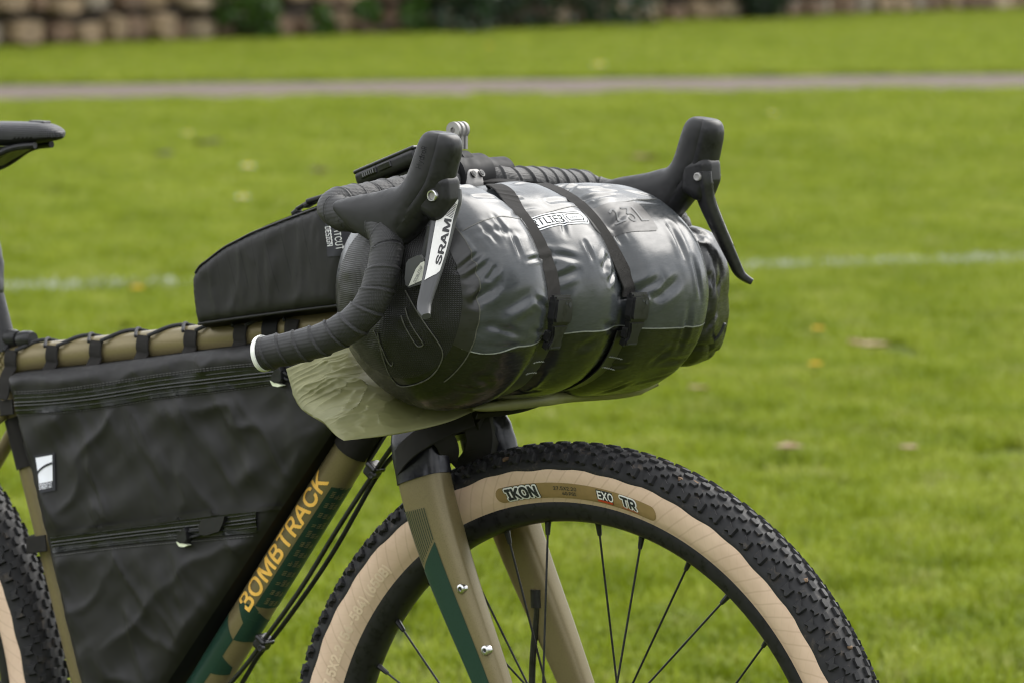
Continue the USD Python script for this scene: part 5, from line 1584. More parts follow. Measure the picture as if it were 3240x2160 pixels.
def panel(lo_fn, hi_fn, n):
    S = np.repeat(s_main[:, None], n, 1)
    u = np.linspace(0, 1, n)[None]
    lo, hi = lo_fn(YS(s_main))[:, None], hi_fn(YS(s_main))[:, None]
    Tn = lo + (hi - lo) * u
    P = bag_pt(S, Tn)
    y = P[..., 1]
    out = P - np.stack([np.full_like(y, BX), y, bag_axis(y)], -1)
    return facing((P.reshape(-1, 3), grid_faces(len(s_main), n)), out.reshape(-1, 3))


obj('grey_panel', panel(seam, lambda y: np.full_like(y, 172.0), 380), 'coated_grey', dry, smooth=True)
obj('black_panel', panel(lambda y: np.full_like(y, -188.0), seam, 330), 'coated_black', dry, smooth=True)
obj('end_cap', bag_sheet(np.linspace(ps[0] + 1e-5, S_CAP, 150), th_all), 'end_cap_mesh', dry, smooth=True)
obj('end_panel', bag_sheet(np.linspace(float(s_of_y(0.190)), S_TOT - 1e-5, 60), th_all), 'coated_black', dry, smooth=True)


def bag_print(name, shape, material, off=0.0006, edge=0.003, parent=None):
    """shape in metres: first along the bag's length (y), second round it, upwards from straight ahead."""
    v, f = flat(shape, lambda a, b: bag_pt(s_of_y(a), np.degrees(b / BR), off), edge)
    out = v - np.stack([np.full(len(v), BX), np.clip(v[:, 1], -0.165, 0.15), bag_axis(v[:, 1])], 1)
    return obj(name, facing((v, f), out), material, parent or dry, smooth=True)


arc_ = lambda deg: math.radians(deg) * BR
# welded seams: a fine pale line between grey and black, a band at the end cap, an upper seam
ys_ = np.linspace(-0.180, 0.186, 80)
line = LineString([(y, arc_(float(seam(y)))) for y in ys_])
bag_print('weld_seam', line.buffer(0.00065), 'weld_line', 0.0004)
bag_print('end_band', Polygon([(y_, arc_(a)) for y_, a in [(-0.1862, t_) for t_ in np.linspace(-33, 62, 30)] + [(-0.1745, t_) for t_ in np.linspace(62, -33, 30)]]), 'coated_black_dull', 0.0005)
for y_ in (-0.1745,):
    bag_print('weld_seam', LineString([(y_, arc_(a)) for a in np.linspace(-60, 80, 40)]).buffer(0.0004), 'weld_line_dark', 0.0008)
bag_print('weld_seam', LineString([(-0.172, arc_(45)), (-0.127, arc_(47)), (-0.106, arc_(46)), (-0.063, arc_(50.3)), (0.006, arc_(55.5)), (0.06, arc_(58)), (0.14, arc_(62))]).buffer(0.00045), 'weld_line_dark', 0.0004)
# printed badge: outlined band, letters cut out of the pale print, small oval at its right end
bx0, bx1, bz0, bz1 = -0.0945, 0.0010, arc_(41.0), arc_(50.0)
band_h = bz1 - bz0
outer = LineString([(bx0 + band_h / 2, (bz0 + bz1) / 2 - 0.0010), ((bx0 + bx1) / 2, (bz0 + bz1) / 2 + 0.0012), (bx1 - band_h / 2, (bz0 + bz1) / 2 + 0.0012)])
badge_o = outer.buffer(band_h / 2)
badge_l = badge_o.difference(badge_o.buffer(-0.0010))
inner_ = badge_o.buffer(-0.0024)
tx = text_shape('ORTLIEB', 0.0078)
tx = affinity.scale(tx, 0.0505 / tx.bounds[2], 1, origin=(0, 0))
tx = affinity.translate(tx, -0.0355 - tx.bounds[2], (bz0 + bz1) / 2 - 0.0030)
oval = LineString([(-0.0270, (bz0 + bz1) / 2 + 0.0012), (-0.0105, (bz0 + bz1) / 2 + 0.0012)]).buffer(0.0040)
oval_l = oval.difference(oval.buffer(-0.0009))
wp = affinity.scale(text_shape('waterproof', 0.0022), 1, 1, origin=(0, 0))
wp = affinity.translate(affinity.scale(wp, 0.0165 / wp.bounds[2], 1, origin=(0, 0)), -0.0270, (bz0 + bz1) / 2)
div = sbox(-0.0338, 0, -0.0330, 1)
pale = unary_union([badge_l, inner_.difference(tx).difference(oval.buffer(0.0006)).difference(div), oval.buffer(-0.0009).difference(wp)])
bag_print('badge', pale, 'pale_print', 0.0007, 0.0025)
patch = sbox(0.004, arc_(37.0), 0.1000, arc_(58.5)).buffer(-0.006).buffer(0.006)
bag_print('size_patch', patch, 'coated_black_dull', 0.0006)
sz = text_shape('13L', 0.0175, False)
sz = affinity.translate(affinity.scale(sz, 1.15, 1, origin=(0, 0)), 0.0465, arc_(43.5))
bag_print('size_lettering', sz, 'grey_print', 0.0011)

# moulded lines on the end cap: a tall loop and a slot (positions: along the bag, degrees round)
def cap_line(pts, w, m_='weld_line_dark', n=60):
    pts = np.array([p for p in pts if p is not None])
    base = bag_pt(s_of_y(pts[:, 0]), pts[:, 1], 0.0004)
    p = spline(base, n)
    p = p + V3(0, -0.0004, 0)
    obj('moulded_line', tube(p, w, 6), m_, dry, smooth=True)


cap_line([(-0.206, -103.7), (-0.197, -97.1), (-0.183, -96.2), (-0.179, -93.7), (-0.18, -82.9), (-0.182, -65.5), (-0.185, -52.5), (-0.188, -43.9), (-0.192, -39.5), (-0.2, -32.2), (-0.206, -13.1), (-0.207, 15.7)], 0.0006)
cap_line([(-0.207, -40.3), (-0.206, -49.5), (-0.201, -54.3), (-0.2, -53.7), (-0.199, -49.2), (-0.201, -46.2), (-0.206, -38.0), (-0.207, -21.8)], 0.0006, n=50)
cap_line([(-0.206, -113.1), (-0.202, -96.8), (-0.196, -92.0), (-0.195, -89.7), (-0.197, -87.1)], 0.0005, n=40)

# the rolled closure at the far end
rng2 = np.random.default_rng(3)
n = 90
a = np.arange(n) * 2 * np.pi / n
rings = []
for yy, rx, rz, tw in ((0.180, 0.058, 0.056, 0), (0.194, 0.062, 0.062, 0), (0.203, 0.062, 0.066, 0.02), (0.214, 0.058, 0.068, 0.05), (0.228, 0.054, 0.068, 0.08), (0.242, 0.050, 0.064, 0.10), (0.249, 0.044, 0.058, 0.1), (0.250, 0.02, 0.03, 0.1)):
    c, s = np.cos(a), np.sin(a)
    x = np.sign(c) * np.abs(c) ** 0.7 * rx
    zz_ = np.sign(s) * np.abs(s) ** 0.7 * rz
    rings.append(np.stack([x, np.full(n, yy), zz_], 1))
rings = np.array(rings)
rs = np.array([spline(rings[:, j], 50) for j in range(n)]).transpose(1, 0, 2)
nn_ = fbm(rs, np.array([22.0, 34.0, 40.0]), 4, 4)
rid = 1 - np.abs(fbm(rs, np.array([20.0, 26.0, 30.0]), 3, 14))
sc = 1 + 0.045 * nn_ - 0.05 * smoothstep(0.85, 1.0, rid)
rs = np.stack([BX + 0.010 + rs[..., 0] * sc, rs[..., 1] + 0.004 * fbm(rs, 30, 3, 8), 0.812 + rs[..., 2] * sc], -1)
v, f = loft(rs)
if (np.cross(v[f[:, 0]] - rs.reshape(-1, 3).mean(0), v[f[:, 1]] - rs.reshape(-1, 3).mean(0)) * (v[f[:, 2]] - rs.reshape(-1, 3).mean(0))).sum() < 0:
    f = f[:, ::-1]
roll = obj('roll_closure', (v, f), 'coated_black', dry, smooth=60)
e_ = spline([(-0.0456, 0.2160, 0.7524), (-0.0370, 0.2160, 0.7597), (-0.0229, 0.2160, 0.7673), (-0.0104, 0.2160, 0.7772), (-0.0045, 0.2160, 0.7884)], 30)
obj('closure_edge', tube(e_ + V3(0.004, 0, 0), 0.0016, 8), 'coated_grey', roll, smooth=True)

# ================================================================ the two straps round the dry bag
STRAP_W = 0.0200


def bag_ribbon(y_of, th, off, w, thick=0.0016):
    """A webbing band lying on the bag along angles th."""
    th = np.asarray(th, float)
    y = y_of(th)
    base = bag_pt(s_of_y(y), th, 0.0)
    r0 = np.hypot(base[:, 0] - BX, base[:, 2] - bag_axis(y))
    k = np.ones(15) / 15                             # a taut band bridges the small lumps
    r1 = np.convolve(np.pad(r0, 7, 'edge'), k, 'valid')
    r1 = np.maximum(r0, r1) + off
    t = np.radians(th)
    p = np.stack([BX + r1 * np.cos(t), y, bag_axis(y) + r1 * np.sin(t)], 1)
    nrm = np.stack([np.cos(t), 0 * t, np.sin(t)], 1)
    return p, nrm


strap_info = [
    ('webbing strap with buckle round the dry bag, the one nearer the right-hand brake lever', STRAP_Y[0], [(-0.1345, -0.0300, 0.9222), (-0.1024, -0.0450, 0.9242), (-0.0721, -0.0580, 0.9213)]),
    ('webbing strap with buckle round the dry bag, the one farther from the right-hand brake lever', STRAP_Y[1], [(-0.1375, 0.0000, 0.9285), (-0.1187, 0.0120, 0.9275), (-0.0989, 0.0260, 0.9257)])]
for si, (lb, yc, lead) in enumerate(strap_info):
    st_ = thing('webbing_strap', lb, 'strap', (BX, yc, 0.827), 'buckled straps round the dry bag')
    yf = lambda t_, si=si: (-0.0812 - 0.004 * smoothstep(5, 35, t_) + 0.026 * smoothstep(50, 88, t_)) if si == 0 else (0.0362 - 0.0262 * smoothstep(0, 62, t_))
    th_ = np.linspace(86, 0, 70)
    p, nr = bag_ribbon(yf, th_, 0.0022, STRAP_W)
    obj('webbing', ribbon(p, nr, STRAP_W, 0.0017), 'webbing', st_, smooth=30)
    # the run from the bar to the top of the bag
    lead = np.array(lead)
    end = p[0]
    run = spline(np.vstack([[(-0.150, lead[0][1] - 0.006, 0.9475)], lead, [end + V3(-0.004, 0, 0.001)]]), 40)
    nrm_ = unit(np.stack([0.15 + 0 * run[:, 0], 0 * run[:, 0], np.ones(len(run))], 1))
    obj('webbing', ribbon(run, nrm_, STRAP_W * 0.9, 0.0017), 'webbing', st_, smooth=30)
    # lower webbing of shiny coated band, sewn to the harness
    th2 = np.linspace(-20, -122, 70)
    p2, nr2 = bag_ribbon(yf, th2, 0.0015, STRAP_W)
    obj('lower_band', ribbon(p2, nr2, STRAP_W * 1.08, 0.0016), 'coated_black_dull', st_, smooth=30)
    for dth in (-37, -45):
        pp, _ = bag_ribbon(lambda t_: float(yf(-40.0)) + np.linspace(-0.0085, 0.0085, 18), np.full(18, float(dth)), 0.0034, 1)
        pp[:, 2] += 0.0006 * np.sin(np.arange(18) * 2.4)
        obj('bar_tack', tube(pp, 0.00045, 5), 'weld_line', st_, smooth=True)

    # side-release buckle, bent to the bag's curve
    def bk(mesh, yf=yf):
        """Local frame: first along the bag (y), second round it (metres down from straight ahead), third outwards."""
        v, f = np.asarray(mesh[0], float), tri(mesh[1])
        rb = BR - 0.0022
        t = -v[:, 1] / rb
        r = rb + v[:, 2]
        y = float(yf(-10.0)) + v[:, 0]
        return np.stack([BX + r * np.cos(t), y, bag_axis(y) + r * np.sin(t)], 1), f

    def plate(poly, z0, z1, chamfer=0.0012, hole=None):
        lo = poly
        m_ = []
        for zc, zd, g in ((z0, z1 - chamfer, poly), (z1 - chamfer - 0.0001, z1, poly.buffer(-chamfer))):
            for gg in getattr(g, 'geoms', [g]):
                e_m = trimesh.creation.extrude_polygon(gg, zd - zc, engine='earcut')
                v_ = np.asarray(e_m.vertices) + V3(0, 0, zc)
                m_.append((v_, np.asarray(e_m.faces)))
        v_, f_ = join(*m_)
        v_, f_ = trimesh.remesh.subdivide_to_size(v_, f_, 0.005)
        return bk((v_, f_))

    female = Polygon([(-0.0125, 0.002), (-0.0110, -0.0025), (0.0110, -0.0025), (0.0135, 0.002), (0.0138, 0.016), (0.0125, 0.0205), (-0.0115, 0.0205), (-0.0135, 0.016)])
    obj('buckle_socket', plate(female, 0.0010, 0.0098, 0.0022), 'black_plastic', st_, smooth=30)
    obj('socket_bar', plate(sbox(-0.0122, -0.0042, 0.0122, 0.0005), 0.0035, 0.0082, 0.0015), 'black_plastic', st_, smooth=30)
    obj('socket_hole', bk(rod((0.0075, 0.004, 0.0096), (0.0075, 0.004, 0.0101), 0.0021, 16)), 'dark_print', st_, smooth=False)
    tri_ = Polygon([(0.001, 0.0008), (0.0045, 0.0036), (0.0010, 0.0040)])
    obj('socket_mark', plate(tri_, 0.0094, 0.0101, 0.0002), 'dark_print', st_, smooth=False)
    male = Polygon([(-0.0115, 0.0208), (0.0118, 0.0208), (0.0110, 0.0250), (0.0080, 0.0300), (0.0078, 0.0350), (0.0098, 0.0385), (0.0095, 0.0440), (-0.0100, 0.0440), (-0.0105, 0.0385), (-0.0085, 0.0350), (-0.0085, 0.0300)])
    obj('buckle_tongue', plate(male, 0.0010, 0.0080, 0.0016), 'black_plastic', st_, smooth=30)
    obj('tongue_slot', plate(sbox(-0.0070, 0.0405, 0.0072, 0.0420), 0.0078, 0.0084, 0.0002), 'dark_print', st_, smooth=False)
    obj('tongue_prong', plate(Polygon([(-0.0122, 0.028), (-0.0098, 0.027), (-0.0096, 0.037), (-0.0122, 0.036)]), 0.0005, 0.0068, 0.0012), 'black_plastic', st_, smooth=30)

# the harness under the bag: black webbing down to the head tube and round the fork crown
har = thing('harness', 'black webbing harness under the dry bag, wrapped round head tube and fork crown', 'harness', (-0.15, 0, 0.70))
b1 = spline([(-0.0612, -0.0700, 0.7262), (-0.0906, -0.0450, 0.7132), (-0.1136, -0.0350, 0.7046), (-0.1123, -0.0300, 0.6941), (-0.1211, -0.0120, 0.6797)], 40)


def band(pts, w, nrm, m_='webbing', th_=0.0018, n=50, name='webbing_band'):
    c_ = spline(pts, n)
    obj(name, ribbon(c_, np.tile(np.array(nrm, float), (n, 1)), w, th_), m_, har, smooth=30)


# band over the near shoulder of the fork, falling to the left
def arc_band(center, ax, r, a0, a1, w, lean=0.0, n=60):
    t = unit(ax)
    fx = unit(V3(1, 0, 0) - t * t[0])
    fy = np.cross(t, fx)
    an = np.radians(np.linspace(a0, a1, n))
    d = fx * np.cos(an)[:, None] + fy * np.sin(an)[:, None]
    p = np.array(center) + d * np.broadcast_to(r, (n,))[:, None] + t * (lean * np.linspace(-1, 1, n))[:, None]
    obj('webbing_band', ribbon(p, d, w, 0.0018), 'webbing', har, smooth=30)


band([(-0.1747, -0.0660, 0.6649), (-0.1598, -0.0730, 0.6773), (-0.1434, -0.0730, 0.6899), (-0.1275, -0.0660, 0.7002), (-0.1158, -0.0550, 0.7073), (-0.1008, -0.0450, 0.7145)], 0.022, (0.1, -0.9, 0.35))
band([(-0.1352, -0.0660, 0.7016), (-0.1245, -0.0620, 0.6960), (-0.1247, -0.0500, 0.6828), (-0.1403, -0.0340, 0.6671)], 0.021, (0.75, -0.6, 0.2))
band([(-0.1086, -0.0350, 0.7171), (-0.1057, -0.0300, 0.7007), (-0.1108, -0.0220, 0.6854), (-0.1262, -0.0120, 0.6671), (-0.1436, -0.0060, 0.6549)], 0.026, (0.7, -0.6, 0.2))
band([(-0.0987, -0.0300, 0.7162), (-0.1110, -0.0100, 0.6986), (-0.1290, 0.0200, 0.6783), (-0.1381, 0.0400, 0.6655)], 0.024, (0.85, -0.45, 0.3))
band([(-0.0918, -0.0500, 0.7155), (-0.0795, -0.0300, 0.7176), (-0.0708, -0.0050, 0.7198), (-0.0723, 0.0350, 0.7237)], 0.010, (0.45, -0.3, -0.85))
# broad cuff round the bottom of the down tube and head tube, just under the olive bag
cuff_c = V3(-0.262, 0, 0.691)
cu = unit(DT1 - DT0)
arc_band(DT0 + cu * dt_along((-0.268, 0, 0.684)), cu, R_DT + 0.0022, 0, 350, 0.040)


# ================================================================ olive stuff sack squeezed between dry bag and frame
sack = thing('stuff_sack', 'olive green nylon stuff sack squeezed under the dry bag, its creased end hanging out', 'stuff sack', (-0.12, -0.1, 0.74))
# section angles round the dry bag's axis: from behind the bag (about 200 degrees) to beneath its front (about 290)
nU, nV = 200, 240
uu = np.linspace(0, 1, nU)                            # along, near end (0) to far end (1)
vv = np.linspace(0, 1, nV)                            # round, rear-top edge (0) to front-bottom edge (1)
corner = np.array([(-0.2195, -0.1700, 0.7599), (-0.2095, -0.1750, 0.7454), (-0.1942, -0.1820, 0.7307), (-0.1630, -0.1940, 0.7216), (-0.1472, -0.2000, 0.7173), (-0.1318, -0.2050, 0.7091), (-0.1192, -0.2080, 0.7048)])
end_seam = spline(corner, nV)                        # the sewn end, rear-top to front-bottom
front = np.array([(-0.1192, -0.2080, 0.7048), (-0.1079, -0.1850, 0.7064), (-0.0989, -0.1650, 0.7081), (-0.0893, -0.1300, 0.7117), (-0.0793, -0.0950, 0.7182), (-0.0740, -0.0620, 0.7254), (-0.0595, 0.0100, 0.7238), (-0.0677, 0.0750, 0.7208), (-0.0595, 0.1400, 0.7198), (-0.0594, 0.1750, 0.7237), (-0.0574, 0.1900, 0.7277)])
front_edge = spline(front, nU)
back = np.array([(-0.2195, -0.1700, 0.7599), (-0.2036, -0.1500, 0.7690), (-0.1882, -0.1250, 0.7770), (-0.185, -0.06, 0.775), (-0.180, 0.05, 0.765), (-0.160, 0.15, 0.762), (-0.125, 0.190, 0.755)])
back_edge = spline(back, nU)


def sack_surface(bulge, sgn):
    """The sack's skin between its rear and front edges; bulge lifts the middle, outwards and down (sgn 1) or up against the bag (-1)."""
    far = np.linspace(back_edge[-1], front_edge[-1], nV)
    U, Vv = np.meshgrid(uu, vv, indexing='ij')
    S = (1 - Vv)[..., None] * back_edge[:, None] + Vv[..., None] * front_edge[:, None] + (1 - U)[..., None] * end_seam[None] + U[..., None] * far[None] \
        - ((1 - U) * (1 - Vv))[..., None] * back_edge[0] - (U * (1 - Vv))[..., None] * back_edge[-1] - ((1 - U) * Vv)[..., None] * front_edge[0] - (U * Vv)[..., None] * front_edge[-1]
    return S, U, Vv


S0, U_, V_ = sack_surface(0, 1)
shape_ = np.minimum(1, np.sqrt(np.clip(np.minimum(U_ * 7, (1 - U_) * 9), 0, 1))) * np.sin(np.pi * np.clip(V_, 0, 1)) ** 0.55
skins = []
for sgn, amt, direction in ((1, 0.017, V3(-0.42, -0.55, -0.62)), (-1, 0.014, V3(0.35, -0.30, 0.62))):
    amt_ = amt * (0.35 + 0.65 * smoothstep(0.9, 0.35, U_)) if sgn > 0 else amt * smoothstep(0.45, 0.05, U_)
    P_ = S0 + unit(direction) * (amt_ * shape_)[..., None]
    # gathers that run in from the sewn end, soft crumples elsewhere
    uv3 = np.stack([U_ * 1.6, V_ * 11.0, 0 * U_ + sgn], -1)
    gather = (1 - np.abs(fbm(uv3, 1.0, 3, 4))) ** 7 - 0.25
    cr = np.stack([U_ * 12 + V_ * 3.0, V_ * 6 - U_ * 4, 0 * U_ + 2 * sgn], -1)
    crumple = (1 - np.abs(fbm(cr, 1.0, 3, 9))) ** 4 - 0.35
    fold = (1 - np.abs(fbm(np.stack([U_ * 4 - V_ * 2, V_ * 4 + U_ * 9, 0 * U_ + 7 * sgn], -1), 1.0, 2, 17))) ** 6 - 0.25
    edge_ = np.minimum(np.minimum(U_, 1 - U_) * 16, np.minimum(V_, 1 - V_) * 10)
    e_k = np.clip(edge_, 0.0, 1)
    amp = (0.0052 * gather * np.exp(-U_ / 0.25) + 0.0046 * crumple + 0.0070 * fold) * e_k * (0.5 + 0.5 * smoothstep(0.9, 0.3, U_))
    P_ = P_ + unit(V3(-0.3, -0.75, 0.25)) * amp[..., None]
    skins.append(facing((P_.reshape(-1, 3), grid_faces(nU, nV)), direction))
    if sgn > 0:
        OUTER = P_
obj('cloth', join(*skins), 'olive_nylon', sack, smooth=55)
# the far part is rolled up: its edge shows as a soft roll below the dry bag
er = spline(np.array([(-0.0735, -0.0800, 0.7222), (-0.0656, -0.0350, 0.7238), (-0.0596, 0.0100, 0.7250), (-0.0677, 0.0750, 0.7228), (-0.0596, 0.1400, 0.7223), (-0.0558, 0.1700, 0.7256), (-0.0561, 0.1860, 0.7281)]), 120)
k_ = np.linspace(0, 1, 120)
rr_ = 0.0058 * np.clip(np.minimum(k_ * 6, (1 - k_) * 9), 0.05, 1) ** 0.5 * (1 + 0.22 * fbm(er, 40, 3, 5))
tv, tf = tube(er + V3(0, 0, 0.0035), rr_, 20)
tv = tv + unit(V3(0.4, -0.6, 0.2)) * (0.0012 * fbm(tv, np.array([60.0, 25.0, 120.0]), 3, 2))[:, None]
obj('rolled_edge', (tv, tf), 'olive_nylon', sack, smooth=60)
# sewn hem a little way in from the end
i_h = 17
hem = OUTER[i_h, 6:-6] + unit(V3(-0.3, -0.8, 0.2)) * 0.0005
dashes = [tube(hem[k:k + 4], 0.00035, 5) for k in range(0, len(hem) - 4, 6)]
obj('stitching', join(*dashes), 'stem_green', sack, kind='stuff')

# ================================================================ cloth panels that lie flat against the frame


class Panel:
    """A padded side panel: an outline in the frame's plane (x, z), rounded at its edges, wrinkled, looking towards the camera side (-y)."""

    def __init__(self, outline, y0, depth, radius, wrinkle, res=0.0045, seed=1, extra=None):
        self.poly = Polygon(outline).buffer(0)
        self.y0, self.depth, self.radius = y0, depth, radius
        b = self.poly.exterior
        n = int(b.length / res)
        ring = np.array([b.interpolate(i / n, normalized=True).coords[0] for i in range(n)])
        x0, z0, x1, z1 = self.poly.bounds
        gx, gz = np.meshgrid(np.arange(x0, x1, res), np.arange(z0, z1, res))
        gx = gx + (np.arange(gx.shape[0]) % 2 * res / 2)[:, None]
        pts = np.column_stack([gx.ravel(), gz.ravel()])
        import shapely
        inner = self.poly.buffer(-res * 0.6)
        pts = pts[shapely.contains_xy(inner, pts[:, 0], pts[:, 1])]
        self.p = np.vstack([ring, pts])
        d = Delaunay(self.p)
        f = d.simplices
        c = self.p[f].mean(1)
        f = f[shapely.contains_xy(self.poly, c[:, 0], c[:, 1])]
        self.nring = n
        dist = shapely.distance(b, shapely.points(self.p))
        t = np.clip(dist / radius, 0, 1)
        h = np.sqrt(np.maximum(1 - (1 - t) ** 2, 0))
        q3 = np.column_stack([self.p, np.full(len(self.p), seed * 3.1)])
        self.y = y0 - depth * h - np.clip(dist / 0.012, 0, 1) * wrinkle(q3, dist)
        if extra is not None:
            self.y = self.y - extra(self.p) * np.clip(dist / 0.01, 0, 1)
        self.f = f
        self.ip, self.near = LinearNDInterpolator(self.p, self.y), NearestNDInterpolator(self.p, self.y)

    def front(self):
        return facing((np.column_stack([self.p[:, 0], self.y, self.p[:, 1]]), self.f), (0, -1, 0))

    def back(self, y1):
        yy = y1 + (self.y0 - self.y)
        return facing((np.column_stack([self.p[:, 0], yy, self.p[:, 1]]), self.f), (0, 1, 0))

    def gusset(self, y1, rows=9, bulge=0.004):
        r = self.p[:self.nring]
        nrm = []
        t = np.roll(r, -1, 0) - np.roll(r, 1, 0)
        o = unit(np.column_stack([t[:, 1], -t[:, 0]]))
        if not self.poly.contains(Point(*(r[0] - o[0] * 0.001))):
            o = -o
        rings = []
        for k in np.linspace(0, 1, rows):
            q_ = r + o * (bulge * math.sin(math.pi * k))
            rings.append(np.column_stack([q_[:, 0], np.full(len(r), self.y0 + (y1 - self.y0) * k), q_[:, 1]]))
        v, f = loft(rings, cap=False)
        c = np.array([r[:, 0].mean(), 0, r[:, 1].mean()])
        out = np.tile(np.column_stack([o[:, 0], 0 * o[:, 0], o[:, 1]]), (rows, 1))
        return facing((v, f), out)

    def at(self, x, z, off=0.0006):
        y = self.ip(x, z)
        y = np.where(np.isnan(y), self.near(x, z), y)
        return np.column_stack([x, y - off, z])

    def lay(self, name, shape, material, parent, off=0.0006, edge=0.006, smooth=True):
        v, f = flat(shape, lambda a, b: self.at(a, b, off), edge)
        return obj(name, facing((v, f), (0, -1, 0)), material, parent, smooth=smooth)

    def stitch(self, pts, parent, pitch=0.0042, m_='stitching', w=0.00042):
        ln_ = LineString(pts)
        out, u = [], 0.0
        while u < ln_.length - pitch:
            a_, b_ = ln_.interpolate(u).coords[0], ln_.interpolate(u + pitch * 0.62).coords[0]
            q_ = self.at(np.array([a_[0], (a_[0] + b_[0]) / 2, b_[0]]), np.array([a_[1], (a_[1] + b_[1]) / 2, b_[1]]), 0.0009)
            out.append(tube(q_, w, 5))
            u += pitch
        return obj('stitching', join(*out), m_, parent, kind='stuff')


def xz(pts):
    return [(p[0], p[2]) for p in pts]


# ---------------------------------------------------------------- frame bag
ZIP1 = np.array([(-0.6905, -0.0340, 0.6824), (-0.5631, -0.0340, 0.7001), (-0.4491, -0.0340, 0.7204), (-0.3359, -0.0340, 0.7382)])
ZIP2 = np.array([(-0.6398, -0.0340, 0.5471), (-0.5634, -0.0340, 0.5596), (-0.4773, -0.0340, 0.5750), (-0.4098, -0.0340, 0.5861), (-0.3437, -0.0340, 0.5948)])
LABEL_C = np.array((-0.6500, -0.0330, 0.6171))


def frame_wrinkle(p, d):
    """Long slack folds that run down and forward, finer creases between them; the sewn zips and the label hold the cloth flatter."""
    x, z = p[:, 0], p[:, 1]
    u, w = x * 0.80 + z * 0.60, -x * 0.60 + z * 0.80
    q1 = np.column_stack([u * 0.55, w * 1.25, p[:, 2]])
    a = fbm(p, 8, 3, 3) * 0.0046
    b = (1 - np.abs(fbm(q1, 13, 3, 8))) ** 5 - 0.25
    q2 = np.column_stack([u * 1.2 + 3, w * 0.6 - z * 0.3, p[:, 2] + 5])
    c = (1 - np.abs(fbm(q2, 24, 3, 12))) ** 5 - 0.25
    hold = 1 - 0.82 * np.exp(-((z - np.interp(x, ZIP1[:, 0], ZIP1[:, 2])) / 0.017) ** 2) - 0.82 * np.exp(-((z - np.interp(x, ZIP2[:, 0], ZIP2[:, 2])) / 0.017) ** 2)
    hold = hold * (1 - 0.8 * np.exp(-(np.hypot(x - LABEL_C[0], (z - LABEL_C[2]) * 0.7) / 0.018) ** 2))
    return (1.25 * a + 0.0052 * b + 0.0034 * c) * np.clip(hold, 0.12, 1)


FB = [(-0.7061, -0.0270, 0.7080), (-0.6959, -0.0270, 0.7131), (-0.5986, -0.0270, 0.7266), (-0.4835, -0.0270, 0.7452), (-0.3720, -0.0270, 0.7633), (-0.3175, -0.0270, 0.7722), (-0.2799, -0.0270, 0.7774), (-0.2638, -0.0270, 0.7714), (-0.2605, -0.0270, 0.7447), (-0.2636, -0.0270, 0.7114), (-0.2726, -0.0270, 0.6959), (-0.2816, -0.0270, 0.6861), (-0.3496, -0.0270, 0.6020), (-0.4158, -0.0270, 0.5180), (-0.4932, -0.0270, 0.4207), (-0.5411, -0.0270, 0.3601), (-0.5809, -0.0270, 0.3160), (-0.5914, -0.0270, 0.3433), (-0.6053, -0.0270, 0.4085), (-0.6288, -0.0270, 0.4776), (-0.6476, -0.0270, 0.5351), (-0.6723, -0.0270, 0.6112), (-0.6877, -0.0270, 0.6504), (-0.6996, -0.0270, 0.6913)]
fbag = Panel(xz(FB), -0.0265, 0.007, 0.016, frame_wrinkle, res=0.0034, seed=2)
fb = thing('frame_bag', 'large black cloth frame bag filling the main triangle, with two zips and a white label', 'frame bag', (-0.55, 0, 0.36))
body = obj('side_panel', fbag.front(), 'nylon_black', fb, smooth=True)
obj('side_panel', fbag.back(0.0265), 'nylon_black', fb, smooth=True)
obj('gusset', fbag.gusset(0.0265, bulge=0.002), 'nylon_dark', fb, smooth=True)
XZ = lambda pts: Polygon(xz(pts)).buffer(0)
# upper zip
z1t = [(-0.6905, -0.0340, 0.6925), (-0.6392, -0.0340, 0.6979), (-0.5631, -0.0340, 0.7105), (-0.5056, -0.0340, 0.7213), (-0.4491, -0.0340, 0.7306), (-0.3879, -0.0340, 0.7397), (-0.3359, -0.0340, 0.7461)]
z1b = [(-0.6894, -0.0340, 0.6729), (-0.6393, -0.0340, 0.6787), (-0.5632, -0.0340, 0.6902), (-0.5057, -0.0340, 0.7016), (-0.4491, -0.0340, 0.7107), (-0.3879, -0.0340, 0.7208), (-0.3359, -0.0340, 0.7302)]
zt, zb = spline(np.array(z1t), 60), spline(np.array(z1b), 60)
fbag.lay('zip_tape', XZ(list(zt) + list(zb[::-1])), 'zip_rubber', fb, 0.0022, 0.004)
midl = (zt + zb) / 2


def zip_ridge(mid_, name='zip_teeth'):
    q_ = fbag.at(mid_[:, 0], mid_[:, 2], 0.0022)
    d_ = unit(np.gradient(q_, axis=0))
    up = unit(np.cross(d_, V3(0, -1, 0)))
    up = up * np.sign(up[:, 2:3])
    out = [tube(q_ + up * o_, r_, 8) for o_, r_ in ((0.0016, 0.0013), (-0.0016, 0.0013), (0.0062, 0.0007), (-0.0062, 0.0007))]
    obj(name, join(*out), 'zip_rubber', fb, smooth=True)


zip_ridge(midl)
for l_ in (zt + V3(0, 0, 0.0028), zt + V3(0, 0, 0.0008), zb - V3(0, 0, 0.0014)):
    fbag.stitch(xz(l_), fb)
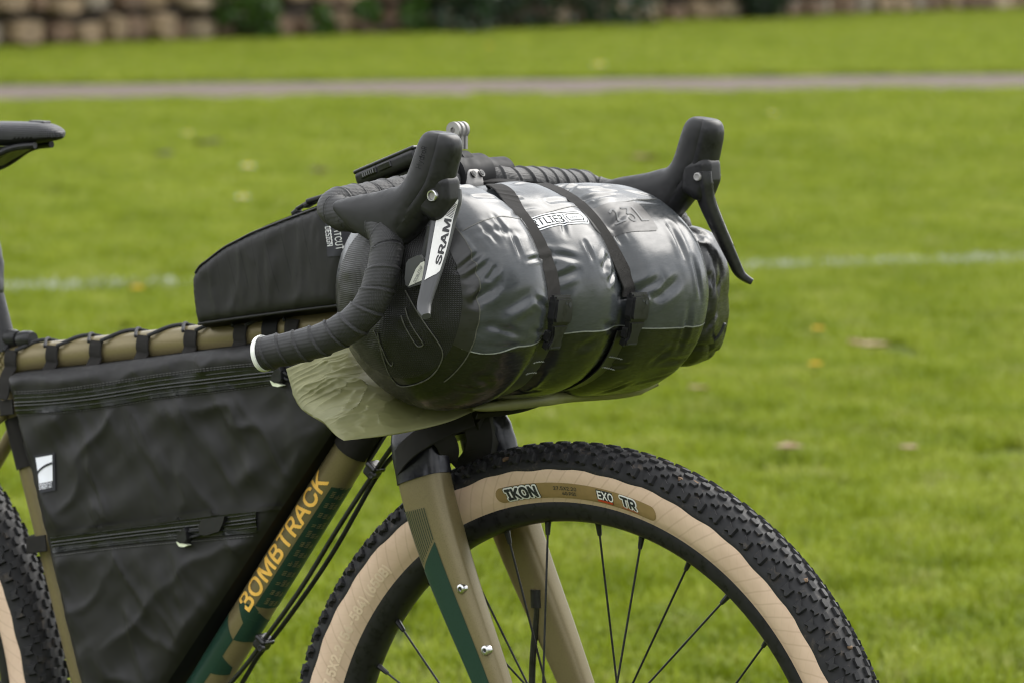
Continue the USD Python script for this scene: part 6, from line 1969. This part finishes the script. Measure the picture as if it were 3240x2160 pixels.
# lower zip with its flap
z2t = np.array(spline(np.array([(-0.6409, -0.0340, 0.5545), (-0.5634, -0.0340, 0.5683), (-0.4773, -0.0340, 0.5845), (-0.4098, -0.0340, 0.5971), (-0.3711, -0.0340, 0.6047)]), 50))
z2b = np.array(spline(np.array([(-0.6362, -0.0340, 0.5378), (-0.5634, -0.0340, 0.5514), (-0.4773, -0.0340, 0.5656), (-0.4098, -0.0340, 0.5755), (-0.3711, -0.0340, 0.5819)]), 50))
fbag.lay('zip_tape', XZ(list(z2t) + list(z2b[::-1])), 'zip_rubber', fb, 0.0020, 0.004)
zip_ridge((z2t + z2b) / 2)
fl_t = np.array(spline(np.array([(-0.6421, -0.0340, 0.5579), (-0.5634, -0.0340, 0.5726), (-0.4773, -0.0340, 0.5892), (-0.4099, -0.0340, 0.6018), (-0.3437, -0.0340, 0.6099)]), 50))
fl_b = np.array(spline(np.array([(-0.6409, -0.0340, 0.5536), (-0.5634, -0.0340, 0.5670), (-0.4773, -0.0340, 0.5832), (-0.4098, -0.0340, 0.5958), (-0.3437, -0.0340, 0.6057)]), 50))
fbag.lay('zip_flap', XZ(list(fl_t) + list(fl_b[::-1])), 'nylon_black', fb, 0.0034, 0.004)
fbag.stitch(xz(fl_t - V3(0, 0, 0.0008)), fb, m_='stitching')
for l_ in (z2b + V3(0, 0, 0.0006), z2b - V3(0, 0, 0.0035)):
    fbag.stitch(xz(l_), fb)
ends = np.array([(-0.4026, -0.0340, 0.5922), (-0.3943, -0.0340, 0.5752)])
fbag.stitch(xz(ends), fb)


def puller(px_at, direction, cord_to, y):
    """A moulded zip puller with a pale glowing edge on a loop of cord."""
    c_ = np.array(px_at)
    ex = unit(np.array(direction, float))
    ez = unit(np.cross(ex, V3(0, 1, 0)))
    ez = ez * np.sign(ez[2])
    M_ = lambda a_, b_, y_: c_ + ex * a_ + ez * b_ + V3(0, y_, 0)
    top = [(-0.0085, -0.003), (-0.0070, 0.002), (-0.0015, 0.0068), (0.0060, 0.0080), (0.0078, 0.004), (0.0062, -0.0040), (0.0020, -0.0070), (-0.0050, -0.0062)]
    pts = [M_(a_, b_, -0.0045) for a_, b_ in [(x * 0.85, z * 0.85) for x, z in top]] + [M_(a_, b_, -0.002) for a_, b_ in top] + [M_(a_, b_, 0.003) for a_, b_ in top]
    b_ = obj('zip_puller', hull(pts), 'black_plastic', fb, smooth=30)
    low = [(-0.0092, -0.0025), (-0.0055, -0.0064), (0.0015, -0.0078), (0.0050, -0.0098), (-0.0010, -0.0100), (-0.0070, -0.0078)]
    obj('puller_edge', hull([M_(a_, b2, y2) for a_, b2 in low for y2 in (-0.0040, 0.0015)]), 'glow_tab', b_, smooth=30)
    for o_ in (-0.0025, 0.003):
        q_ = spline([M_(0.0065, o_, 0), (M_(0.0065, o_, -0.001) + np.array(cord_to) + ez * o_) / 2 + V3(0, -0.002, 0), np.array(cord_to) + ez * o_ * 0.6], 16)
        obj('pull_cord', tube(q_, 0.0012, 8), 'cord', b_, smooth=True)


yy1 = float(fbag.at(np.array([midl[-3, 0]]), np.array([midl[-3, 2]]))[0, 1])
puller((-0.3405, -0.0375, 0.7348), (0.95, 0, 0.25), (-0.3271, -0.0360, 0.7335), -0.037)
puller((-0.4606, -0.0375, 0.5701), (0.93, 0, 0.35), (-0.4405, -0.0360, 0.5755), -0.037)
gar = spline(np.array([(-0.4367, -0.0365, 0.5734), (-0.4378, -0.0365, 0.5830), (-0.4322, -0.0365, 0.5899), (-0.4188, -0.0365, 0.5928), (-0.4066, -0.0365, 0.5947)]), 20)
gb = np.array([(-0.4412, -0.0352, 0.5822), (-0.4367, -0.0352, 0.5894), (-0.4077, -0.0352, 0.5945), (-0.4099, -0.0352, 0.5875), (-0.4143, -0.0352, 0.5795), (-0.4322, -0.0352, 0.5736), (-0.4395, -0.0352, 0.5738)])
v, f = hull(np.vstack([gb + V3(0, -0.0045, 0), gb * V3(1, 1, 1) + V3(0, 0.004, 0)]))
obj('zip_garage', (v, f), 'nylon_black', fb, smooth=25)
# label: black patch, white field crossed by a dark curve, small lettering
lab = np.array([(-0.6642, -0.0330, 0.6335), (-0.6368, -0.0330, 0.6382), (-0.6352, -0.0330, 0.6008), (-0.6536, -0.0330, 0.5962)])
fbag.lay('label', XZ(lab), 'label_black', fb, 0.0010, 0.004)
lw = np.array([(-0.6615, -0.0330, 0.6311), (-0.6395, -0.0330, 0.6356), (-0.6387, -0.0330, 0.6097), (-0.6554, -0.0330, 0.6057)])
fbag.lay('label_field', XZ(lw), 'label_white', fb, 0.0014, 0.004)
cv = spline(np.array([(-0.6589, -0.0330, 0.6137), (-0.6571, -0.0330, 0.6174), (-0.6499, -0.0330, 0.6232), (-0.6392, -0.0330, 0.6276)]), 24)
tw = LineString(xz(cv)).buffer(0.0011)
fbag.lay('label_curve', tw.intersection(XZ(lw)), 'label_black', fb, 0.0018, 0.003)
lo0, lo1 = np.array((-0.6542, -0.0330, 0.5999)), np.array((-0.6387, -0.0330, 0.6034))
tl = text_shape('STRAIGHT CUT', 1.0)
lx, lz = lo1 - lo0, unit(V3(-(lo1 - lo0)[2], 0, (lo1 - lo0)[0]))
sx_ = 1.0 / tl.bounds[2]
g = affinity.affine_transform(tl, [lx[0] * sx_, lz[0] * 0.0052, lx[2] * sx_, lz[2] * 0.0052, lo0[0], lo0[2]])
fbag.lay('lettering', g, 'label_white', fb, 0.0016, 0.004, smooth=False)

# webbing loops over the top tube
for px_ in (51, 149, 251, 359, 466, 576, 688):
    u_ = (px_ - 79.6) / (513.6 - 79.6)
    topc = TT0 + unit(TT1 - TT0) * (float(np.array(U_TT := (-0.6953, 0.0000, 0.7261))[0] - TT0[0]) + u_ * 0.2546)
    q_ = []
    for an in np.linspace(-8, 110, 14):              # from the crown of the tube down its near side
        a_ = math.radians(an)
        q_.append(topc + V3(0, -math.sin(a_) * (R_TT + 0.0030), math.cos(a_) * (R_TT + 0.0030)))
    bot = topc + V3(0.001, -0.0285, -0.0315)
    q_ = [x for x in q_ if x[2] < topc[2] + 0.0105]
    path_ = np.vstack([np.array(q_), [topc + V3(0.0005, -0.0235, -0.015)], [bot], [bot + V3(0, -0.003, -0.006)]])
    path_ = spline(path_, 30)
    t_ = unit(np.gradient(path_, axis=0))
    n_ = unit(np.cross(t_, V3(1, 0, 0)))
    n_ = n_ * np.where(n_[:, 1:2] > 0, -1, 1)
    obj('webbing_loop', ribbon(path_, n_, 0.0165, 0.0020), 'webbing', fb, smooth=30)
    obj('webbing_loop', ribbon(path_ * V3(1, -1, 1), n_ * V3(1, -1, 1), 0.0165, 0.0020), 'webbing', fb, smooth=30)
# elastic cord laced over the top tube from loop to loop
tdir = unit(TT1 - TT0)
tup = V3(-tdir[2], 0, tdir[0])
lace = []
cents = [TT0 + tdir * ((((-0.6953, 0.0000, 0.7261))[0] - TT0[0]) + (px_ - 79.6) / 434.0 * 0.2546) for px_ in (51, 149, 251, 359, 466, 576, 688)]


def over(c_, an, extra=0.0018):
    a_ = math.radians(an)
    return c_ + V3(0, -math.sin(a_) * (R_TT + extra), 0) + tup * (math.cos(a_) * (R_TT + extra))


for i in range(len(cents) - 1):
    a_, b_ = cents[i], cents[i + 1]
    w_ = 0.0085
    pts = [over(a_ + tdir * w_, 62, 0.0055), over(a_ + tdir * (w_ + 0.010), 35), over(a_ + (b_ - a_) * 0.45, 8), over(a_ + (b_ - a_) * 0.68, -18), over(b_ - tdir * 0.010, -45), over(b_ - tdir * 0.002, -62, 0.005)]
    obj('lacing_cord', tube(spline(pts, 40), 0.0019, 8), 'cord', fb, smooth=True)
    pts = [over(b_ - tdir * (w_ - 0.001), 60, 0.0055), over(b_ - tdir * (w_ + 0.004), 38, 0.0030), over(b_ - tdir * (w_ + 0.009), 12, 0.0030), over(b_ - tdir * (w_ + 0.012), -12, 0.003), over(b_ - tdir * (w_ + 0.014), -45, 0.003)]
    obj('lacing_cord', tube(spline(pts, 24), 0.0017, 8), 'cord', fb, smooth=True)
a_ = cents[0]
obj('lacing_cord', tube(spline([over(a_ - tdir * 0.0075, 58, 0.0055), over(a_ - tdir * 0.008, 30, 0.003), over(a_ - tdir * 0.0075, 5, 0.0035), over(a_ - tdir * 0.004, -20, 0.003), over(a_ - tdir * 0.001, -50, 0.003)], 20), 0.0017, 8), 'cord', fb, smooth=True)
sta = ST0 + st * (np.linalg.norm(ST1 - ST0) - 0.052)
obj('lacing_cord', tube(spline([over(a_ + tdir * 0.012, -10), over(a_ - tdir * 0.006, 8, 0.0022), sta + V3(0.013, -0.010, 0.014), sta + V3(0.0, -0.0175, 0.012), sta + V3(-0.014, -0.0105, 0.010), sta + V3(-0.018, 0.004, 0.010)], 40), 0.0019, 8), 'cord', fb, smooth=True)
# straps round the seat tube
for p0, p1, wd in (((-0.7093, -0.0170, 0.6669), (-0.6902, -0.0170, 0.6185), 0.026),):
    c0_, c1_ = np.array(p0), np.array(p1)
    along_ = np.linspace(c0_, c1_, 12)
    rings = []
    for c_ in along_:
        s_ax = ST0 + st * ((c_ - ST0) @ st)
        an = np.radians(np.linspace(-65, 150, 26))
        fx = unit(V3(1, 0, 0) - st * st[0])
        d_ = fx * np.cos(an)[:, None] * 1.0 + V3(0, -1, 0) * np.sin(an)[:, None]
        rings.append(s_ax + d_ * 0.0172)
    v = np.array(rings)
    inn = np.array(rings) * 1.0
    m1 = facing((v.reshape(-1, 3), grid_faces(12, 26)), (v - np.array([ST0 + st * ((c_ - ST0) @ st) for c_ in along_])[:, None]).reshape(-1, 3))
    obj('seat_tube_strap', m1, 'webbing', fb, smooth=True)
for pa, pb_, w in (((-0.7293, -0.0200, 0.6741), (-0.6977, -0.0290, 0.6793), 0.0155), ((-0.6846, -0.0220, 0.5392), (-0.6509, -0.0310, 0.5458), 0.0165)):
    q_ = spline([np.array(pa) + V3(-0.012, 0.022, 0), np.array(pa) + V3(-0.004, 0.004, 0), np.array(pa), (np.array(pa) + np.array(pb_)) / 2, np.array(pb_)], 24)
    obj('seat_tube_strap', ribbon(q_, np.tile(V3(-0.25, -1, 0), (24, 1)), w, 0.0018), 'webbing', fb, smooth=30)
# cover strip over the front edge of the bag, along the down tube
e0, e1 = np.array((-0.2746, -0.0200, 0.6956)), np.array((-0.4869, -0.0200, 0.4205))

# ---------------------------------------------------------------- top tube bag
def top_wrinkle(p, d):
    a = fbm(p, 12, 4, 5) * 0.0022
    b = (1 - np.abs(fbm(p * np.array([1.6, 0.5, 1.0]), 24, 3, 2))) ** 4 - 0.3
    return a + 0.0016 * b


TB = [(-0.4592, -0.0270, 0.8193), (-0.4564, -0.0270, 0.8258), (-0.4508, -0.0270, 0.8329), (-0.4430, -0.0270, 0.8379), (-0.4302, -0.0270, 0.8462), (-0.4168, -0.0270, 0.8540), (-0.4019, -0.0270, 0.8606), (-0.3859, -0.0270, 0.8676), (-0.3656, -0.0270, 0.8749), (-0.3460, -0.0270, 0.8816), (-0.3233, -0.0270, 0.8893), (-0.2996, -0.0270, 0.8970), (-0.2831, -0.0270, 0.9018), (-0.2644, -0.0270, 0.9010), (-0.2643, -0.0270, 0.8641), (-0.2694, -0.0270, 0.8309), (-0.2757, -0.0270, 0.8041), (-0.3176, -0.0270, 0.7979), (-0.3720, -0.0270, 0.7893), (-0.4162, -0.0270, 0.7820), (-0.4519, -0.0270, 0.7761), (-0.4553, -0.0270, 0.7869), (-0.4581, -0.0270, 0.8037)]
tbag = Panel(xz(TB), -0.0265, 0.0055, 0.012, top_wrinkle, res=0.0032, seed=5)
tb = thing('top_tube_bag', 'black wedge-shaped cloth bag on top of the top tube behind the handlebar', 'top tube bag', (-0.36, 0, 0.775))
obj('side_panel', tbag.front(), 'nylon_black', tb, smooth=True)
obj('side_panel', tbag.back(0.0265), 'nylon_black', tb, smooth=True)
obj('gusset', tbag.gusset(0.0265, bulge=0.005), 'nylon_dark', tb, smooth=True)
edge_pts = np.array([(-0.4551, -0.0285, 0.8260), (-0.4495, -0.0285, 0.8330), (-0.4417, -0.0285, 0.8381), (-0.4289, -0.0285, 0.8463), (-0.4155, -0.0285, 0.8541), (-0.4006, -0.0285, 0.8607), (-0.3846, -0.0285, 0.8678), (-0.3644, -0.0285, 0.8750), (-0.3448, -0.0285, 0.8818), (-0.3220, -0.0285, 0.8894), (-0.2984, -0.0285, 0.8971), (-0.2818, -0.0285, 0.9020)])
obj('piping', tube(spline(edge_pts, 60), 0.0011, 8), 'nylon_black', tb, smooth=True)
low_pts = np.array([(-0.4506, -0.0285, 0.7771), (-0.4149, -0.0285, 0.7831), (-0.3707, -0.0285, 0.7903), (-0.3163, -0.0285, 0.7989), (-0.2745, -0.0285, 0.8051)])
obj('piping', tube(spline(low_pts, 60), 0.0016, 8), 'nylon_black', tb, smooth=True)
# quilting seams across the side
for a_, b_ in zip([(-0.4388, -0.0330, 0.8338), (-0.4255, -0.0330, 0.8429), (-0.4122, -0.0330, 0.8495), (-0.3961, -0.0330, 0.8570), (-0.3813, -0.0330, 0.8636), (-0.3649, -0.0330, 0.8694), (-0.3453, -0.0330, 0.8761), (-0.3182, -0.0330, 0.8865), (-0.3010, -0.0330, 0.8914)], [(-0.4355, -0.0330, 0.8159), (-0.4188, -0.0330, 0.8147), (-0.3999, -0.0330, 0.8149), (-0.3823, -0.0330, 0.8134), (-0.3669, -0.0330, 0.8126), (-0.3451, -0.0330, 0.8130), (-0.3299, -0.0330, 0.8279), (-0.3041, -0.0330, 0.8376), (-0.2887, -0.0330, 0.8796)]):
    q_ = np.linspace(np.array(a_), np.array(b_), 24)
    r_ = tbag.at(q_[:, 0], q_[:, 2], -0.0002)
    obj('quilt_seam', tube(r_, 0.0003, 6), 'nylon_dark', tb, smooth=True)
# zip along the top, with its puller at the front
zt_ = spline(np.array([(-0.4551, -0.0285, 0.8260), (-0.4495, -0.0285, 0.8330), (-0.4417, -0.0285, 0.8381), (-0.4289, -0.0285, 0.8463), (-0.4155, -0.0285, 0.8541), (-0.4006, -0.0285, 0.8607), (-0.3846, -0.0285, 0.8678), (-0.3644, -0.0285, 0.8750), (-0.3448, -0.0285, 0.8818), (-0.3220, -0.0285, 0.8894), (-0.2984, -0.0285, 0.8971), (-0.2818, -0.0285, 0.9020)]), 60) * V3(1, 0, 1) + V3(-0.001, 0, 0.0052)
obj('zip', ribbon(zt_, np.tile(V3(-0.35, 0, 0.9), (60, 1)), 0.014, 0.0016), 'nylon_dark', tb, smooth=30)
zp = np.array((-0.3341, 0.0000, 0.8963))
zd = unit(V3(0.9, 0, 0.45))
obj('zip_slider', rbox((0.012, 0.009, 0.005), 0.0018, at=zp + V3(0, 0, 0.001), rot=basis(zd, V3(0, 1, 0))), 'black_plastic', tb, smooth=40)
obj('zip_puller', join(rbox((0.018, 0.007, 0.0035), 0.0014, at=zp - zd * 0.009 + V3(0, 0, 0.003), rot=basis(zd, V3(0, 1, 0))), rbox((0.009, 0.008, 0.0045), 0.0016, at=zp - zd * 0.019 + V3(0, 0, 0.001), rot=basis(unit(V3(0.9, 0, 0.55)), V3(0, 1, 0)))), 'black_plastic', tb, smooth=40)
obj('zip_garage', rbox((0.030, 0.022, 0.005), 0.002, at=np.array((-0.3202, 0.0040, 0.9034)), rot=basis(unit(V3(0.9, 0, 0.25)), V3(0, 1, 0))), 'nylon_black', tb, smooth=40)
# woven label, read from the front: lettering turned along the bag's front edge
lab = np.array([(-0.2888, -0.0335, 0.8891), (-0.2627, -0.0335, 0.8842), (-0.2588, -0.0335, 0.8532), (-0.2839, -0.0335, 0.8511)])
tbag.lay('label', XZ(lab), 'label_black', tb, 0.0010, 0.005)
up_ = unit(np.array((-0.2801, -0.0335, 0.8521)) - np.array((-0.2861, -0.0335, 0.8839)))     # reading direction (downwards)
acr = unit(V3(-up_[2], 0, up_[0]))
if acr[0] < 0:
    acr = -acr


def label_text(txt, start, length, height, bold):
    t_ = text_shape(txt, 1.0, bold)
    s_ = np.array(start)
    g_ = affinity.affine_transform(t_, [up_[0] * length / t_.bounds[2], acr[0] * height, up_[2] * length / t_.bounds[2], acr[2] * height, s_[0], s_[2]])
    tbag.lay('lettering', g_, 'white_print', tb, 0.0014, 0.006, smooth=False)


label_text('STRAIGHTCUT', (-0.2819, -0.0335, 0.9014), 0.0445, 0.0072, False)
label_text('DESIGN', (-0.2877, -0.0335, 0.8789), 0.0185, 0.0066, False)
rule = LineString([((-0.2832, -0.0335, 0.8849))[::2], ((-0.2786, -0.0335, 0.8629))[::2]]).buffer(0.00035)
tbag.lay('label_rule', rule, 'white_print', tb, 0.0014, 0.006, smooth=False)
# small straps to the tube
for px_ in (640,):
    c_ = TT0 + tdir * ((((-0.6953, 0.0000, 0.7261))[0] - TT0[0]) + (px_ - 79.6) / 434.0 * 0.2546)
    an = np.radians(np.linspace(-170, 170, 60))
    p_ = c_ + V3(0, 1, 0) * (np.sin(an) * (R_TT + 0.0022))[:, None] + tup * (np.cos(an) * (R_TT + 0.0022))[:, None]
    nrm = V3(0, 1, 0) * np.sin(an)[:, None] + tup * np.cos(an)[:, None]
    obj('tube_strap', ribbon(p_, nrm, 0.020, 0.0018), 'nylon_dark', tb, smooth=30)

# ---------------------------------------------------------------- saddle bag: only its front edge reaches into the picture
sbg = thing('saddle_bag', 'black saddle bag hanging behind the seat post at the left edge of the photo', 'saddle bag', (-0.78, 0, 0.80))
n = 64
a = np.arange(n) * 2 * np.pi / n
rings = []
for x, cz, w, h in ((-0.7400, 0.8060, 0.010, 0.012), (-0.7420, 0.806, 0.018, 0.026), (-0.748, 0.808, 0.028, 0.040), (-0.765, 0.822, 0.038, 0.056), (-0.80, 0.850, 0.050, 0.070), (-0.86, 0.872, 0.058, 0.072), (-0.95, 0.90, 0.064, 0.070), (-1.04, 0.925, 0.062, 0.062), (-1.10, 0.94, 0.045, 0.046), (-1.115, 0.945, 0.02, 0.02)):
    c, s = np.cos(a), np.sin(a)
    rings.append(np.stack([np.full(n, x - 0.006) - 0.004 * s, np.sign(c) * np.abs(c) ** 0.75 * w * (0.62 + 0.38 * float(smoothstep(-0.76, -0.84, x))), cz + np.sign(s) * np.abs(s) ** 0.75 * h], 1))
rings = np.array(rings)
rs = np.array([spline(rings[:, j], 110) for j in range(n)]).transpose(1, 0, 2)
ctr = rs.mean(1, keepdims=True)
k_r = 1 + 0.10 * fbm(rs, 28, 4, 6)[..., None] - 0.10 * smoothstep(0.8, 1, 1 - np.abs(fbm(rs, 22, 3, 16)))[..., None]
v, f = loft(ctr + (rs - ctr) * k_r)
vm = v.mean(0)
if (np.cross(v[f[:, 0]] - vm, v[f[:, 1]] - vm) * (v[f[:, 2]] - vm)).sum() < 0:
    f = f[:, ::-1]
obj('body', (v, f), 'coated_black_dull', sbg, smooth=60)
